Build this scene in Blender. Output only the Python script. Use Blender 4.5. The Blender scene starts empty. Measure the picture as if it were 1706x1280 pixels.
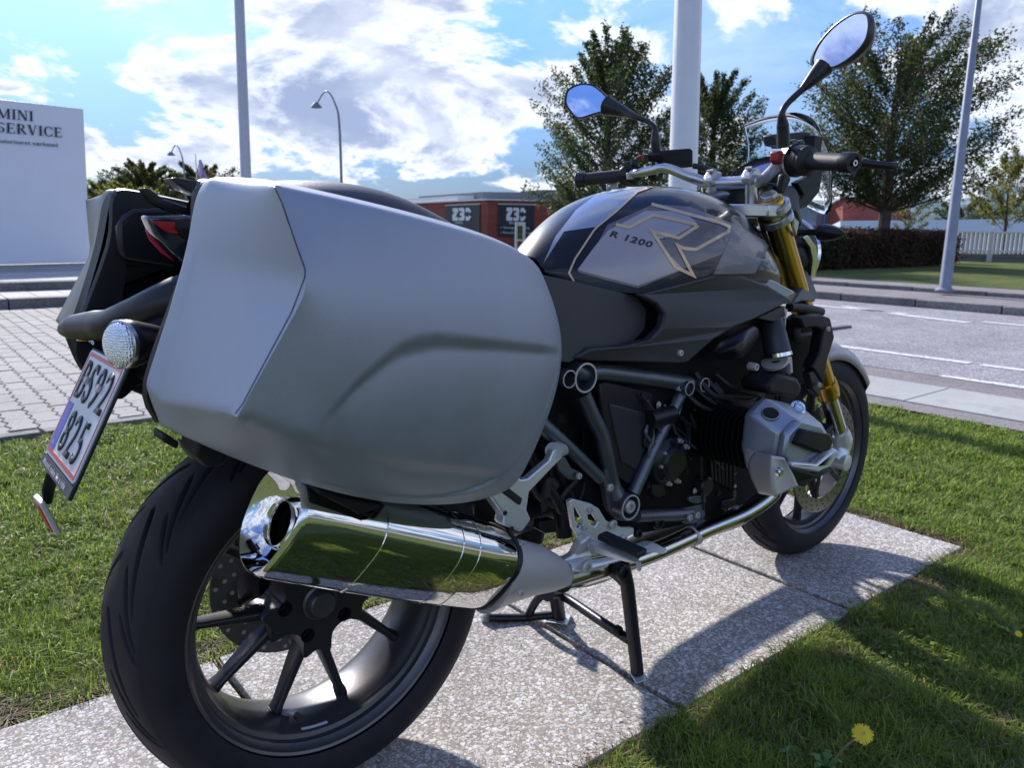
import bpy, bmesh, math, random
import numpy as np
from mathutils import Vector, Matrix, noise
from mathutils.geometry import tessellate_polygon
from mathutils.bvhtree import BVHTree
from mathutils import kdtree
random.seed(7); RNG = np.random.default_rng(7)
rad = math.radians
S = bpy.context.scene
COL = S.collection
# ------------------------------------------------------------------ camera
CF, CC = 1304.8457, Vector((-0.51337, -1.152526, 0.923556))
CYAW, CPIT, CROL = 0.8842939, 0.1981899, 0.01485334
_fw = Vector((math.cos(CYAW)*math.cos(CPIT), math.sin(CYAW)*math.cos(CPIT), -math.sin(CPIT)))
_rt = Vector((math.sin(CYAW), -math.cos(CYAW), 0)); _up = _rt.cross(_fw)
RT = _rt*math.cos(CROL) + _up*math.sin(CROL)
UP = -_rt*math.sin(CROL) + _up*math.cos(CROL)
FW = _fw
cam_d = bpy.data.cameras.new('camera'); cam = bpy.data.objects.new('camera', cam_d); COL.objects.link(cam)
M = Matrix((RT, UP, -FW)).transposed().to_4x4(); M.translation = CC
cam.matrix_world = M
cam_d.sensor_width = 36; cam_d.lens = 36*CF/1706; cam_d.clip_start = .05; cam_d.clip_end = 3000
cam_d.dof.use_dof = True; cam_d.dof.focus_distance = 1.25; cam_d.dof.aperture_fstop = 11.0
S.camera = cam
# ------------------------------------------------------------------ light
SUN_AZ, SUN_EL = rad(80), rad(31)      # azimuth counted from +x towards +y
sun_dir = Vector((math.cos(SUN_AZ)*math.cos(SUN_EL), math.sin(SUN_AZ)*math.cos(SUN_EL), math.sin(SUN_EL)))
sl = bpy.data.lights.new('sun', 'SUN'); sl.energy = 2.5; sl.angle = rad(2.2); sl.color = (1, .95, .87)
so = bpy.data.objects.new('sun', sl); COL.objects.link(so); so.location = (0, 0, 30)
so.rotation_euler = (-sun_dir).to_track_quat('-Z', 'Y').to_euler()
W = bpy.data.worlds.new('World'); S.world = W; W.use_nodes = True
nt = W.node_tree; N = nt.nodes; L = nt.links; N.clear()
def nd(tree, typ, **kw):
    n = tree.nodes.new(typ)
    for k, v in kw.items():
        if k.startswith('i_'):
            n.inputs[int(k[2:]) if k[2:].isdigit() else k[2:].replace('_', ' ')].default_value = v
        else: setattr(n, k, v)
    return n
sky = nd(nt, 'ShaderNodeTexSky', sky_type='NISHITA', sun_disc=False)
sky.sun_elevation = SUN_EL; sky.sun_rotation = math.pi/2 - SUN_AZ
sky.air_density = 1.3; sky.dust_density = .6; sky.ozone_density = 2.5
tc = nd(nt, 'ShaderNodeTexCoord')
sep = nd(nt, 'ShaderNodeSeparateXYZ'); L.new(tc.outputs['Generated'], sep.inputs[0])
zc = nd(nt, 'ShaderNodeMath', operation='MAXIMUM', i_1=0.0); L.new(sep.outputs[2], zc.inputs[0])
za = nd(nt, 'ShaderNodeMath', operation='ADD', i_1=.38); L.new(zc.outputs[0], za.inputs[0])
dx = nd(nt, 'ShaderNodeMath', operation='DIVIDE'); L.new(sep.outputs[0], dx.inputs[0]); L.new(za.outputs[0], dx.inputs[1])
dy = nd(nt, 'ShaderNodeMath', operation='DIVIDE'); L.new(sep.outputs[1], dy.inputs[0]); L.new(za.outputs[0], dy.inputs[1])
cb = nd(nt, 'ShaderNodeCombineXYZ'); L.new(dx.outputs[0], cb.inputs[0]); L.new(dy.outputs[0], cb.inputs[1])
mp = nd(nt, 'ShaderNodeMapping'); mp.inputs['Location'].default_value = (5.3, 2.5, 5); L.new(cb.outputs[0], mp.inputs[0])
n1 = nd(nt, 'ShaderNodeTexNoise', i_Scale=2.3, i_Detail=12.0, i_Roughness=.61, i_Distortion=.25); L.new(mp.outputs[0], n1.inputs['Vector'])
n2 = nd(nt, 'ShaderNodeTexNoise', i_Scale=3.4, i_Detail=5.0, i_Roughness=.5); L.new(mp.outputs[0], n2.inputs['Vector'])
def mrange(src, a, b, c=0., d=1., smooth=True):
    r = nd(nt, 'ShaderNodeMapRange', interpolation_type='SMOOTHSTEP' if smooth else 'LINEAR')
    for k, v in ((1, a), (2, b), (3, c), (4, d)): r.inputs[k].default_value = v
    L.new(src, r.inputs[0]); return r.outputs[0]
def mth(op, a, b):
    r = nd(nt, 'ShaderNodeMath', operation=op)
    for k, v in ((0, a), (1, b)):
        if isinstance(v, (int, float)): r.inputs[k].default_value = v
        else: L.new(v, r.inputs[k])
    return r.outputs[0]
# thin high veil (n3) under heaped clouds (n1); heaps are greyer where they are thick
n3 = nd(nt, 'ShaderNodeTexNoise', i_Scale=.7, i_Detail=7.0, i_Roughness=.62, i_Distortion=.9); L.new(mp.outputs[0], n3.inputs['Vector'])
lowf = mrange(sep.outputs[2], .02, .16, -.09, 0.)          # fewer heaps close to the horizon
dens = mth('ADD', n1.outputs[0], lowf)
heap = mrange(mth('SUBTRACT', dens, mrange(sep.outputs[2], .30, .75, 0., .10)), .452, .512); core = mrange(dens, .500, .600)
veil = mth('MULTIPLY', mth('MULTIPLY', mrange(n3.outputs[0], .40, .68), mrange(sep.outputs[2], .03, .22, .0, .55)), mrange(sep.outputs[2], .30, .70, 1., .35))
cmix = nd(nt, 'ShaderNodeMix', data_type='RGBA'); L.new(mth('MULTIPLY', core, mrange(n2.outputs[0], .3, .6, .35, 1.)), cmix.inputs[0])
CLOUD_A, CLOUD_B = (3.2, 3.4, 3.8, 1), (1.2, 1.5, 2.25, 1)
cmix.inputs[6].default_value = CLOUD_A; cmix.inputs[7].default_value = CLOUD_B
skt = nd(nt, 'ShaderNodeMix', data_type='RGBA', blend_type='MULTIPLY', i_0=1.0); L.new(sky.outputs[0], skt.inputs[6])
tint = nd(nt, 'ShaderNodeMix', data_type='RGBA'); L.new(mrange(sep.outputs[2], .0, .35), tint.inputs[0]); tint.inputs[6].default_value = (.082, .130, .28, 1); tint.inputs[7].default_value = (.235, .36, .58, 1)
deep = nd(nt, 'ShaderNodeMix', data_type='RGBA', blend_type='MULTIPLY', i_0=1.0); L.new(tint.outputs[2], deep.inputs[6])
dcol = nd(nt, 'ShaderNodeMix', data_type='RGBA'); L.new(mrange(sep.outputs[2], .24, .75), dcol.inputs[0]); dcol.inputs[6].default_value = (1, 1, 1, 1); dcol.inputs[7].default_value = (.75, .80, 1.0, 1)
L.new(dcol.outputs[2], deep.inputs[7]); L.new(deep.outputs[2], skt.inputs[7])
mv = nd(nt, 'ShaderNodeMix', data_type='RGBA'); L.new(veil, mv.inputs[0]); L.new(skt.outputs[2], mv.inputs[6]); mv.inputs[7].default_value = (2.6, 3.2, 3.9, 1)
mx = nd(nt, 'ShaderNodeMix', data_type='RGBA'); L.new(heap, mx.inputs[0]); L.new(mv.outputs[2], mx.inputs[6]); L.new(cmix.outputs[2], mx.inputs[7])
bg = nd(nt, 'ShaderNodeBackground', i_Strength=.118); L.new(mx.outputs[2], bg.inputs[0])
wo = nd(nt, 'ShaderNodeOutputWorld'); L.new(bg.outputs[0], wo.inputs[0])
S.view_settings.view_transform = 'Standard'; S.view_settings.look = 'None'
S.view_settings.exposure = 1.5; S.view_settings.gamma = 1; S.view_settings.use_curve_mapping = False
S.cycles.max_bounces = 8; S.cycles.transparent_max_bounces = 16

# ------------------------------------------------------------------ points: a ray of the survey camera cut with a plane of the place
def ray(px, py): return FW + RT*((px-853)/CF) - UP*((py-640)/CF)
def P(px, py, y): D = ray(px, py); return CC + D*((y-CC.y)/D.y)
def PX(px, py, x): D = ray(px, py); return CC + D*((x-CC.x)/D.x)
def PZ(px, py, z=0.): D = ray(px, py); return CC + D*((z-CC.z)/D.z)
def PN(px, py, c, n): D = ray(px, py); n = Vector(n); return CC + D*((Vector(c)-CC).dot(n)/D.dot(n))
def PD(px, py, d): return CC + ray(px, py)*d

# ------------------------------------------------------------------ materials
MATS = {}
def mat(name, col, metal=0., rough=.5, coat=0., bump=0., bscale=200., vary=.0, vscale=8., spec=.5, trans=0., emit=None, alpha=1., rvary=0., coatr=.03):
    m = bpy.data.materials.new(name); m.use_nodes = True; t = m.node_tree; b = t.nodes['Principled BSDF']
    b.inputs['Base Color'].default_value = (*col, 1); b.inputs['Metallic'].default_value = metal
    b.inputs['Roughness'].default_value = rough; b.inputs['Coat Weight'].default_value = coat; b.inputs['Coat Roughness'].default_value = coatr
    b.inputs['Specular IOR Level'].default_value = spec; b.inputs['Transmission Weight'].default_value = trans
    b.inputs['Alpha'].default_value = alpha
    if emit: b.inputs['Emission Color'].default_value = (*emit[:3], 1); b.inputs['Emission Strength'].default_value = emit[3]
    co = nd(t, 'ShaderNodeTexCoord')
    if vary or rvary:
        n = nd(t, 'ShaderNodeTexNoise', i_Scale=vscale, i_Detail=6.0, i_Roughness=.6); t.links.new(co.outputs['Object'], n.inputs['Vector'])
        if vary:
            mr = nd(t, 'ShaderNodeMapRange'); mr.inputs[1].default_value = .3; mr.inputs[2].default_value = .7
            mr.inputs[3].default_value = 1-vary; mr.inputs[4].default_value = 1+vary; t.links.new(n.outputs[0], mr.inputs[0])
            mm = nd(t, 'ShaderNodeVectorMath', operation='SCALE'); mm.inputs[0].default_value = col; t.links.new(mr.outputs[0], mm.inputs['Scale'])
            t.links.new(mm.outputs[0], b.inputs['Base Color'])
        if rvary:
            mr = nd(t, 'ShaderNodeMapRange'); mr.inputs[1].default_value = .3; mr.inputs[2].default_value = .7
            mr.inputs[3].default_value = max(0, rough-rvary); mr.inputs[4].default_value = rough+rvary; t.links.new(n.outputs[0], mr.inputs[0])
            t.links.new(mr.outputs[0], b.inputs['Roughness'])
    if bump:
        n = nd(t, 'ShaderNodeTexNoise', i_Scale=bscale, i_Detail=3.0); t.links.new(co.outputs['Object'], n.inputs['Vector'])
        bp = nd(t, 'ShaderNodeBump', i_Strength=bump, i_Distance=.001); t.links.new(n.outputs[0], bp.inputs['Height']); t.links.new(bp.outputs[0], b.inputs['Normal'])
    MATS[name] = m; return m
silver = mat('case_granite_grey', (.335, .36, .43), .5, .45, bump=.25, bscale=900, rvary=.05, vary=.05, vscale=14)
plastic = mat('black_plastic', (.007, .007, .009), 0, .46, spec=.3, bump=.35, bscale=1400, rvary=.06)
plastic_s = mat('satin_black_plastic', (.012, .012, .016), 0, .34, spec=.4, bump=.15, bscale=1500, rvary=.05)
sidegrey = mat('asphalt_grey_panel', (.042, .042, .052), .35, .40, bump=.2, bscale=1200, rvary=.04)
rubber = mat('tyre_rubber', (.017, .015, .020), 0, .64, spec=.28, bump=.5, bscale=500, vary=.3, vscale=20, rvary=.08)
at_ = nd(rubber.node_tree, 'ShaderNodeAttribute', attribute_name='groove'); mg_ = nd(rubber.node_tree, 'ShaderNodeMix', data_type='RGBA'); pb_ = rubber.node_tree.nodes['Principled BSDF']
lk_ = pb_.inputs['Base Color'].links[0].from_socket; rubber.node_tree.links.new(lk_, mg_.inputs[6]); mg_.inputs[7].default_value = (.002, .002, .003, 1); rubber.node_tree.links.new(at_.outputs['Fac'], mg_.inputs[0]); rubber.node_tree.links.new(mg_.outputs[2], pb_.inputs['Base Color'])  # groove floors blackened in the colour, standing in for occlusion
unused_ = mat('groove_shade_black', (.002, .002, .003), 0, .9, spec=.05)
rubber2 = mat('grip_rubber', (.014, .014, .016), 0, .55, bump=.4, bscale=900)
rimm = mat('rim_graphite', (.12, .118, .13), .75, .34, bump=.15, bscale=900, rvary=.06)
spoke_m = mat('spoke_dark', (.045, .043, .050), .6, .36)
chrome = mat('chrome', (.80, .79, .78), 1, .045, rvary=.02, vscale=30)
steel = mat('brushed_steel', (.56, .53, .52), .45, .48, bump=.2, bscale=600, rvary=.06)
pipe_m = mat('header_pipe_steel', (.62, .60, .58), 1, .14, rvary=.06, vscale=18)
alu = mat('cast_aluminium', (.74, .75, .77), .6, .38, bump=.3, bscale=700, rvary=.05)
alud = mat('head_cover_grey', (.33, .37, .45), .7, .33, bump=.3, bscale=800, rvary=.05)
bar_m = mat('bar_silver', (.55, .55, .56), .9, .28, bump=.1, bscale=800)
gold = mat('anodised_gold', (.62, .38, .09), 1, .24, rvary=.04)
frame_m = mat('frame_grey', (.14, .15, .18), .7, .36, bump=.15, bscale=900)
navy = mat('tank_night_black', (.003, .004, .010), 0, .25, coat=.45, spec=.2)
beige = mat('tank_panel_silver', (.38, .34, .36), .3, .36, coat=.4, bump=.05, bscale=2500, spec=.3)
beige_d = mat('tank_panel_grey', (.145, .128, .14), .3, .36, coat=.4)
stripe = mat('pinstripe_gold', (.62, .43, .24), .3, .35, coat=1)
ink = mat('ink_black', (.015, .014, .018), 0, .4)
seat_m = mat('seat_vinyl', (.045, .044, .055), 0, .46, bump=.6, bscale=700, rvary=.05)
glassc = mat('clear_plastic', (.95, .97, 1), 0, .02, trans=1.0, spec=.5)
glassc.node_tree.nodes['Principled BSDF'].inputs['IOR'].default_value = 1.12
lensc = mat('indicator_lens', (.92, .96, 1), 0, .05, trans=.9, bump=1., bscale=210)
lens2 = mat('faceted_lens', (.82, .87, .94), .8, .07)
t_ = lens2.node_tree; v_ = nd(t_, 'ShaderNodeTexVoronoi', i_Scale=330.); c_ = nd(t_, 'ShaderNodeTexCoord'); t_.links.new(c_.outputs['Object'], v_.inputs['Vector']); v_.inputs['Randomness'].default_value = .35
b_ = nd(t_, 'ShaderNodeBump', i_Strength=1., i_Distance=.0022); t_.links.new(v_.outputs[0], b_.inputs['Height']); t_.links.new(b_.outputs[0], t_.nodes['Principled BSDF'].inputs['Normal'])
sheen_flash_m = mat('sheen_and_flash_silver', (.30, .34, .43), .6, .3, coat=1)  # painted sky sheen of the tank top; also the flash's own silver
tail_m = mat('tail_lens', (.05, .06, .09), .2, .06, coat=1, trans=.5, bump=.25, bscale=120)
redl = mat('red_lens', (.62, .02, .04), .1, .18, trans=.2, bump=.8, bscale=500)
amber = mat('amber_lens', (.75, .26, .12), 0, .22, trans=.2)
white_p = mat('plate_white', (.62, .65, .70), 0, .3)
red_p = mat('plate_red', (.55, .06, .07), 0, .35)
blue_p = mat('plate_blue', (.08, .10, .50), 0, .35)
mirror = mat('mirror_glass', (.50, .60, .92), 1, .01)
dark = mat('engine_black', (.004, .004, .005), 0, .6, spec=.15, bump=.6, bscale=300, vary=.4)
disc_m = mat('brake_disc_steel', (.26, .245, .235), .9, .32, rvary=.08, vscale=30)
redk = mat('red_switch', (.30, .02, .03), 0, .35)

# ------------------------------------------------------------------ object helpers
def tag(o, label, cat, group=None, kind=None):
    if label: o['label'] = label
    if cat: o['category'] = cat
    if group: o['group'] = group
    if kind: o['kind'] = kind
    return o
def empty(name, loc=(0, 0, 0)):
    o = bpy.data.objects.new(name, None); COL.objects.link(o); o.location = loc; o.empty_display_size = .1; return o
def hit(tree, px, py):
    h = tree.ray_cast(CC, ray(px, py).normalized()); n = h[1]
    return h[0], (n if n.dot(ray(px, py)) < 0 else -n)
def link(name, me, m, parent=None, smooth=True, ang=35):
    o = bpy.data.objects.new(name, me); COL.objects.link(o)
    if m is not None:
        for q in (m if isinstance(m, (list, tuple)) else [m]): me.materials.append(q)
    if parent is not None:
        o.parent = parent; o.matrix_parent_inverse = Matrix.Translation(-abspos(parent))
    if smooth and len(me.polygons):
        me.polygons.foreach_set('use_smooth', [True]*len(me.polygons)); me.set_sharp_from_angle(angle=rad(ang))
    me.update(); return o
def abspos(o):
    p = Vector(o.location)
    return p if o.parent is None else p + (o.matrix_parent_inverse.to_translation() + abspos(o.parent))
def bevel(o, w, seg=2, ang=35):
    b = o.modifiers.new('bevel', 'BEVEL'); b.width = w; b.segments = seg; b.limit_method = 'ANGLE'; b.angle_limit = rad(ang); b.harden_normals = False; return o
def subd(o, n=2):
    b = o.modifiers.new('subd', 'SUBSURF'); b.levels = n; b.render_levels = n; return o
def crom(pts, n=8, closed=False):
    pts = [Vector(p) for p in pts]; out = []; m = len(pts)
    if m < 3 and not closed: return [pts[0].lerp(pts[1], i/n) for i in range(n+1)]
    rng = range(m) if closed else range(m-1)
    for i in rng:
        g = lambda k: pts[k % m] if closed else pts[max(0, min(m-1, k))]
        a, b, c, d = g(i-1), g(i), g(i+1), g(i+2)
        for j in range(n):
            t = j/n; out.append(.5*((2*b)+(c-a)*t+(2*a-5*b+4*c-d)*t*t+(3*b-a-3*c+d)*t**3))
    if not closed: out.append(pts[-1].copy())
    return out
class MB:
    def __init__(s): s.v = []; s.f = []; s.mi = []; s.cur = 0
    def add(s, vs, fs):
        o = len(s.v); s.v += [tuple(v) for v in vs]; s.f += [tuple(i+o for i in f) for f in fs]; s.mi += [s.cur]*len(fs)
    def loft(s, rings, closed=True, caps=True):
        n = len(rings[0]); vs = [v for r in rings for v in r]; fs = []
        for i in range(len(rings)-1):
            for j in range(n if closed else n-1):
                k = (j+1) % n; fs.append((i*n+j, i*n+k, (i+1)*n+k, (i+1)*n+j))
        if caps and closed:
            fs.append(tuple(range(n-1, -1, -1))); fs.append(tuple((len(rings)-1)*n+j for j in range(n)))
        s.add(vs, fs); return s
    def tube(s, pts, r, n=12, sm=6, caps=True, flat=1.0, up=None):
        m = len(pts); rs = r if isinstance(r, (list, tuple)) else [r]*m
        path = crom(pts, sm) if sm else [Vector(p) for p in pts]
        rr = []
        for i in range(len(path)):
            u = i/(len(path)-1)*(m-1); k = min(int(u), m-2); rr.append(rs[k]+(rs[k+1]-rs[k])*(u-k))
        t0 = (path[1]-path[0]).normalized(); a = Vector(up) if up else (Vector((0, 0, 1)) if abs(t0.z) < .9 else Vector((1, 0, 0)))
        nrm = (a-t0*a.dot(t0)).normalized(); rings = []
        for i, p in enumerate(path):
            t = (path[min(i+1, len(path)-1)]-path[max(i-1, 0)])
            if t.length < 1e-9: t = t0
            t = t.normalized(); nrm = (nrm-t*nrm.dot(t)).normalized(); bi = t.cross(nrm)
            rings.append([p+(nrm*math.cos(q)*flat+bi*math.sin(q))*rr[i] for q in [2*math.pi*k/n for k in range(n)]])
        return s.loft(rings, True, caps)
    def cyl(s, a, b, r, r2=None, n=24): return s.tube([a, b], [r, r if r2 is None else r2], n=n, sm=0)
    def lathe(s, prof, c, ax=(0, 1, 0), n=48, closed=False):
        ax = Vector(ax).normalized(); a = Vector((1, 0, 0)) if abs(ax.x) < .9 else Vector((0, 0, 1))
        u = (a-ax*a.dot(ax)).normalized(); w = ax.cross(u); c = Vector(c); m = len(prof); vs = []; fs = []
        for k in range(n):
            q = 2*math.pi*k/n; d = u*math.cos(q)+w*math.sin(q)
            for h, r in prof: vs.append(c+ax*h+d*r)
        for k in range(n):
            k2 = (k+1) % n
            for j in range(m if closed else m-1):
                j2 = (j+1) % m; fs.append((k*m+j, k*m+j2, k2*m+j2, k2*m+j))
        s.add(vs, fs); return s
    def box(s, c, sz, R=None):
        c = Vector(c); h = Vector(sz)/2; vs = []
        for i in range(8):
            v = Vector(((i & 1 or -1)*h.x if i & 1 else -h.x, h.y if i & 2 else -h.y, h.z if i & 4 else -h.z))
            if R is not None: v = R @ v
            vs.append(c+v)
        s.add(vs, [(0, 2, 3, 1), (4, 5, 7, 6), (0, 1, 5, 4), (2, 6, 7, 3), (0, 4, 6, 2), (1, 3, 7, 5)]); return s
    def slab(s, poly, off, holes=()):
        """front outline (list of Vector), pushed back by vector off; holes are outlines too"""
        loops = [[Vector(p) for p in poly]]+[[Vector(p) for p in h] for h in holes]; off = Vector(off)
        if isinstance(off, Vector):
            tris = tessellate_polygon(loops); flat = [p for l in loops for p in l]; n = len(flat)
            vs = flat+[p+off for p in flat]; fs = [tuple(t) for t in tris]+[tuple(i+n for i in reversed(t)) for t in tris]
            st = 0
            for l in loops:
                m = len(l)
                for i in range(m): j = (i+1) % m; fs.append((st+i, st+j, st+j+n, st+i+n))
                st += m
            s.add(vs, fs)
        return s
    def mesh(s, name):
        me = bpy.data.meshes.new(name); me.from_pydata(s.v, [], s.f)
        if any(s.mi): me.polygons.foreach_set('material_index', s.mi)
        bm = bmesh.new(); bm.from_mesh(me); bmesh.ops.remove_doubles(bm, verts=bm.verts, dist=1e-6); bmesh.ops.recalc_face_normals(bm, faces=bm.faces); bm.to_mesh(me); bm.free()
        return me
    def build(s, name, m, parent=None, bv=0, sd=0, smooth=True, ang=35, seg=2):
        o = link(name, s.mesh(name), m, parent, smooth, ang)
        if bv: bevel(o, bv, seg)
        if sd: subd(o, sd)
        return o
def img_plate(name, pts, y, th, m, parent, bv=.002, holes=(), rnd=0, seg=2):
    """a flat piece whose outline lies in the plane y and which is th thick (towards +y)"""
    poly = [P(a, b, y) for a, b in pts]
    if rnd: poly = crom(poly, rnd, True)
    return MB().slab(poly, (0, th, 0), [[P(a, b, y) for a, b in h] for h in holes]).build(name, m, parent, bv=bv, seg=seg, ang=30)
def plate3(name, pts, th, m, parent, bv=.002, ydir=(0, 1, 0)):
    """outline with its own depth at every corner: pts = (px, py, y)"""
    return MB().slab([P(*q) for q in pts], Vector(ydir)*th).build(name, m, parent, bv=bv, ang=30)
def bolt(name, px, py, y, r, m, parent, h=.006, ax=(0, -1, 0), sock=True):
    c = P(px, py, y); b = MB().lathe([(0, 0.0001), (0, r), (h*.75, r), (h, r*.82), (h, r*.5), (h*.35, r*.45), (h*.35, .0001)], c, ax, 20)
    return b.build(name, m, parent)
def cage(name, verts, faces, m, parent=None, creases=(), sd=3, allc=None):
    me = bpy.data.meshes.new(name); me.from_pydata([tuple(v) for v in verts], [], faces); me.update()
    cr = me.attributes.new('crease_edge', 'FLOAT', 'EDGE'); cd = {}
    for a, b, w in creases: cd[(min(a, b), max(a, b))] = w
    for e in me.edges:
        k = (min(e.vertices), max(e.vertices))
        if k in cd: cr.data[e.index].value = cd[k]
    bm = bmesh.new(); bm.from_mesh(me); bmesh.ops.recalc_face_normals(bm, faces=bm.faces); bm.to_mesh(me); bm.free()
    o = link(name, me, m, parent, True, 180); subd(o, sd); return o
def bake(o):
    dg = bpy.context.evaluated_depsgraph_get(); e = o.evaluated_get(dg); me = bpy.data.meshes.new_from_object(e, depsgraph=dg)
    o.modifiers.clear(); o.data = me; return me
def bvh_of(o):
    dg = bpy.context.evaluated_depsgraph_get(); e = o.evaluated_get(dg); me = e.to_mesh()
    mw = o.matrix_world
    t = BVHTree.FromPolygons([mw @ v.co for v in me.vertices], [tuple(p.vertices) for p in me.polygons]); e.to_mesh_clear(); return t
def instance(o, loc, rot=None, scale=None, parent=None):
    c = o.copy(); COL.objects.link(c); c.location = loc
    if rot is not None: c.rotation_euler = rot
    if scale is not None: c.scale = scale
    return c
def clip_cell(poly, x0, y0, x1, y1):
    def cl(pts, inside, inter):
        out = []
        for i in range(len(pts)):
            a, b = pts[i-1], pts[i]
            if inside(b):
                if not inside(a): out.append(inter(a, b))
                out.append(b)
            elif inside(a): out.append(inter(a, b))
        return out
    def ix(v): return lambda a, b: (v, a[1]+(b[1]-a[1])*(v-a[0])/(b[0]-a[0]))
    def iy(v): return lambda a, b: (a[0]+(b[0]-a[0])*(v-a[1])/(b[1]-a[1]), v)
    for f, g in ((lambda p: p[0] >= x0, ix(x0)), (lambda p: p[0] <= x1, ix(x1)), (lambda p: p[1] >= y0, iy(y0)), (lambda p: p[1] <= y1, iy(y1))):
        poly = cl(poly, f, g)
        if len(poly) < 3: return None
    return poly
def drape(name, polys, tree, off, m, parent, step=5):
    """thin film laid on a curved body: outlines cut to small cells and dropped on the surface"""
    vs, fs, key = [], [], {}
    for poly in polys:
        xs = [p[0] for p in poly]; ys = [p[1] for p in poly]
        for i in range(int(min(xs)//step), int(max(xs)//step)+1):
            for j in range(int(min(ys)//step), int(max(ys)//step)+1):
                c = clip_cell(poly, i*step, j*step, (i+1)*step, (j+1)*step)
                if not c: continue
                idx = []
                for q in c:
                    k = (round(q[0], 2), round(q[1], 2))
                    if k not in key:
                        h = tree.ray_cast(CC, ray(*q).normalized())
                        if h[0] is None: key[k] = None
                        else:
                            nn = h[1] if h[1].dot(ray(*q)) < 0 else -h[1]
                            key[k] = len(vs); vs.append(h[0]+nn*off)
                    if key[k] is not None and (not idx or idx[-1] != key[k]): idx.append(key[k])
                if len(idx) > 2 and idx[0] == idx[-1]: idx.pop()
                if len(set(idx)) > 2: fs.append(tuple(dict.fromkeys(idx)))
    me = bpy.data.meshes.new(name); me.from_pydata([tuple(v) for v in vs], [], fs); me.validate()
    o = link(name, me, m, parent, True, 60); return o
def stroke(pts, w, closed=False):
    """outline quads of a polyline with mitred corners, in outline space"""
    pts = [Vector((a, b)) for a, b in pts]; n = len(pts); A, B = [], []
    for i in range(n):
        p = pts[i]; a = pts[i-1] if (i or closed) else None; c = pts[(i+1) % n] if (i < n-1 or closed) else None
        d1 = (p-a).normalized() if a is not None else None; d2 = (c-p).normalized() if c is not None else None
        if d1 is None: d1 = d2
        if d2 is None: d2 = d1
        n1, n2 = Vector((-d1.y, d1.x)), Vector((-d2.y, d2.x)); m = n1+n2
        m = n1 if m.length < 1e-4 else m.normalized(); s = 1/max(.35, m.dot(n1)); A.append(p+m*w/2*s); B.append(p-m*w/2*s)
    out = []
    for i in range(n if closed else n-1):
        j = (i+1) % n; out.append([tuple(A[i]), tuple(A[j]), tuple(B[j]), tuple(B[i])])
    return out
def text_mesh(txt, size=1, bold=0., align='LEFT', depth=0., space=1., shear=0.):
    cu = bpy.data.curves.new('t', 'FONT'); cu.body = txt; cu.size = size; cu.offset = bold; cu.align_x = align; cu.extrude = depth; cu.space_character = space; cu.shear = shear
    cu.resolution_u = 4
    o = bpy.data.objects.new('t', cu); COL.objects.link(o); dg = bpy.context.evaluated_depsgraph_get()
    me = bpy.data.meshes.new_from_object(o.evaluated_get(dg), depsgraph=dg); bpy.data.objects.remove(o); bpy.data.curves.remove(cu); return me
def place_text(name, txt, org, ux, uy, m, parent, sx=1., sy=1., bold=0., align='LEFT', depth=.0, space=1., nrm=None, shear=0.):
    """lettering: local x along ux, y along uy (metres per unit sx, sy), from corner org"""
    me = text_mesh(txt, 1, bold, align, 0, space, shear); ux, uy = Vector(ux), Vector(uy); org = Vector(org)
    for v in me.vertices: v.co = org+ux*(v.co.x*sx)+uy*(v.co.y*sy)
    me.materials.clear(); o = link(name, me, m, parent, False)
    if depth:
        md = o.modifiers.new('thick', 'SOLIDIFY'); md.thickness = depth; md.offset = 0
    return o
# ================================================================== SETTING
def ramp(t, fac, stops):
    r = t.nodes.new('ShaderNodeValToRGB'); e = r.color_ramp.elements
    while len(e) < len(stops): e.new(.5)
    for q, (p, c) in zip(e, stops): q.position = p; q.color = (*c, 1)
    t.links.new(fac, r.inputs[0]); return r.outputs[0]
def pmat(name, rough=.85, spec=.3):
    m = bpy.data.materials.new(name); m.use_nodes = True; t = m.node_tree; b = t.nodes['Principled BSDF']
    b.inputs['Roughness'].default_value = rough; b.inputs['Specular IOR Level'].default_value = spec
    co = nd(t, 'ShaderNodeNewGeometry'); return m, t, b, co.outputs['Position']
def tnoise(t, vec, sc, det=6., rg=.6):
    n = nd(t, 'ShaderNodeTexNoise', i_Scale=sc, i_Detail=det, i_Roughness=rg); t.links.new(vec, n.inputs['Vector']); return n.outputs[0]
def tvor(t, vec, sc, feat='F1', out=1, rnd=1.):
    n = nd(t, 'ShaderNodeTexVoronoi', feature=feat, i_Scale=sc); n.inputs['Randomness'].default_value = rnd; t.links.new(vec, n.inputs['Vector']); return n.outputs[out] if feat == 'F1' else n.outputs[0]
def tmix(t, fac, a, b, mode='MIX'):
    n = nd(t, 'ShaderNodeMix', data_type='RGBA', blend_type=mode)
    for s, v in ((0, fac), (6, a), (7, b)):
        if isinstance(v, (int, float)): n.inputs[s].default_value = v
        elif isinstance(v, tuple): n.inputs[s].default_value = (*v, 1)
        else: t.links.new(v, n.inputs[s])
    return n.outputs[2]
def tbump(t, b, h, st, dist=.002):
    n = nd(t, 'ShaderNodeBump', i_Strength=st, i_Distance=dist); t.links.new(h, n.inputs['Height']); t.links.new(n.outputs[0], b.inputs['Normal'])
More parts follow.
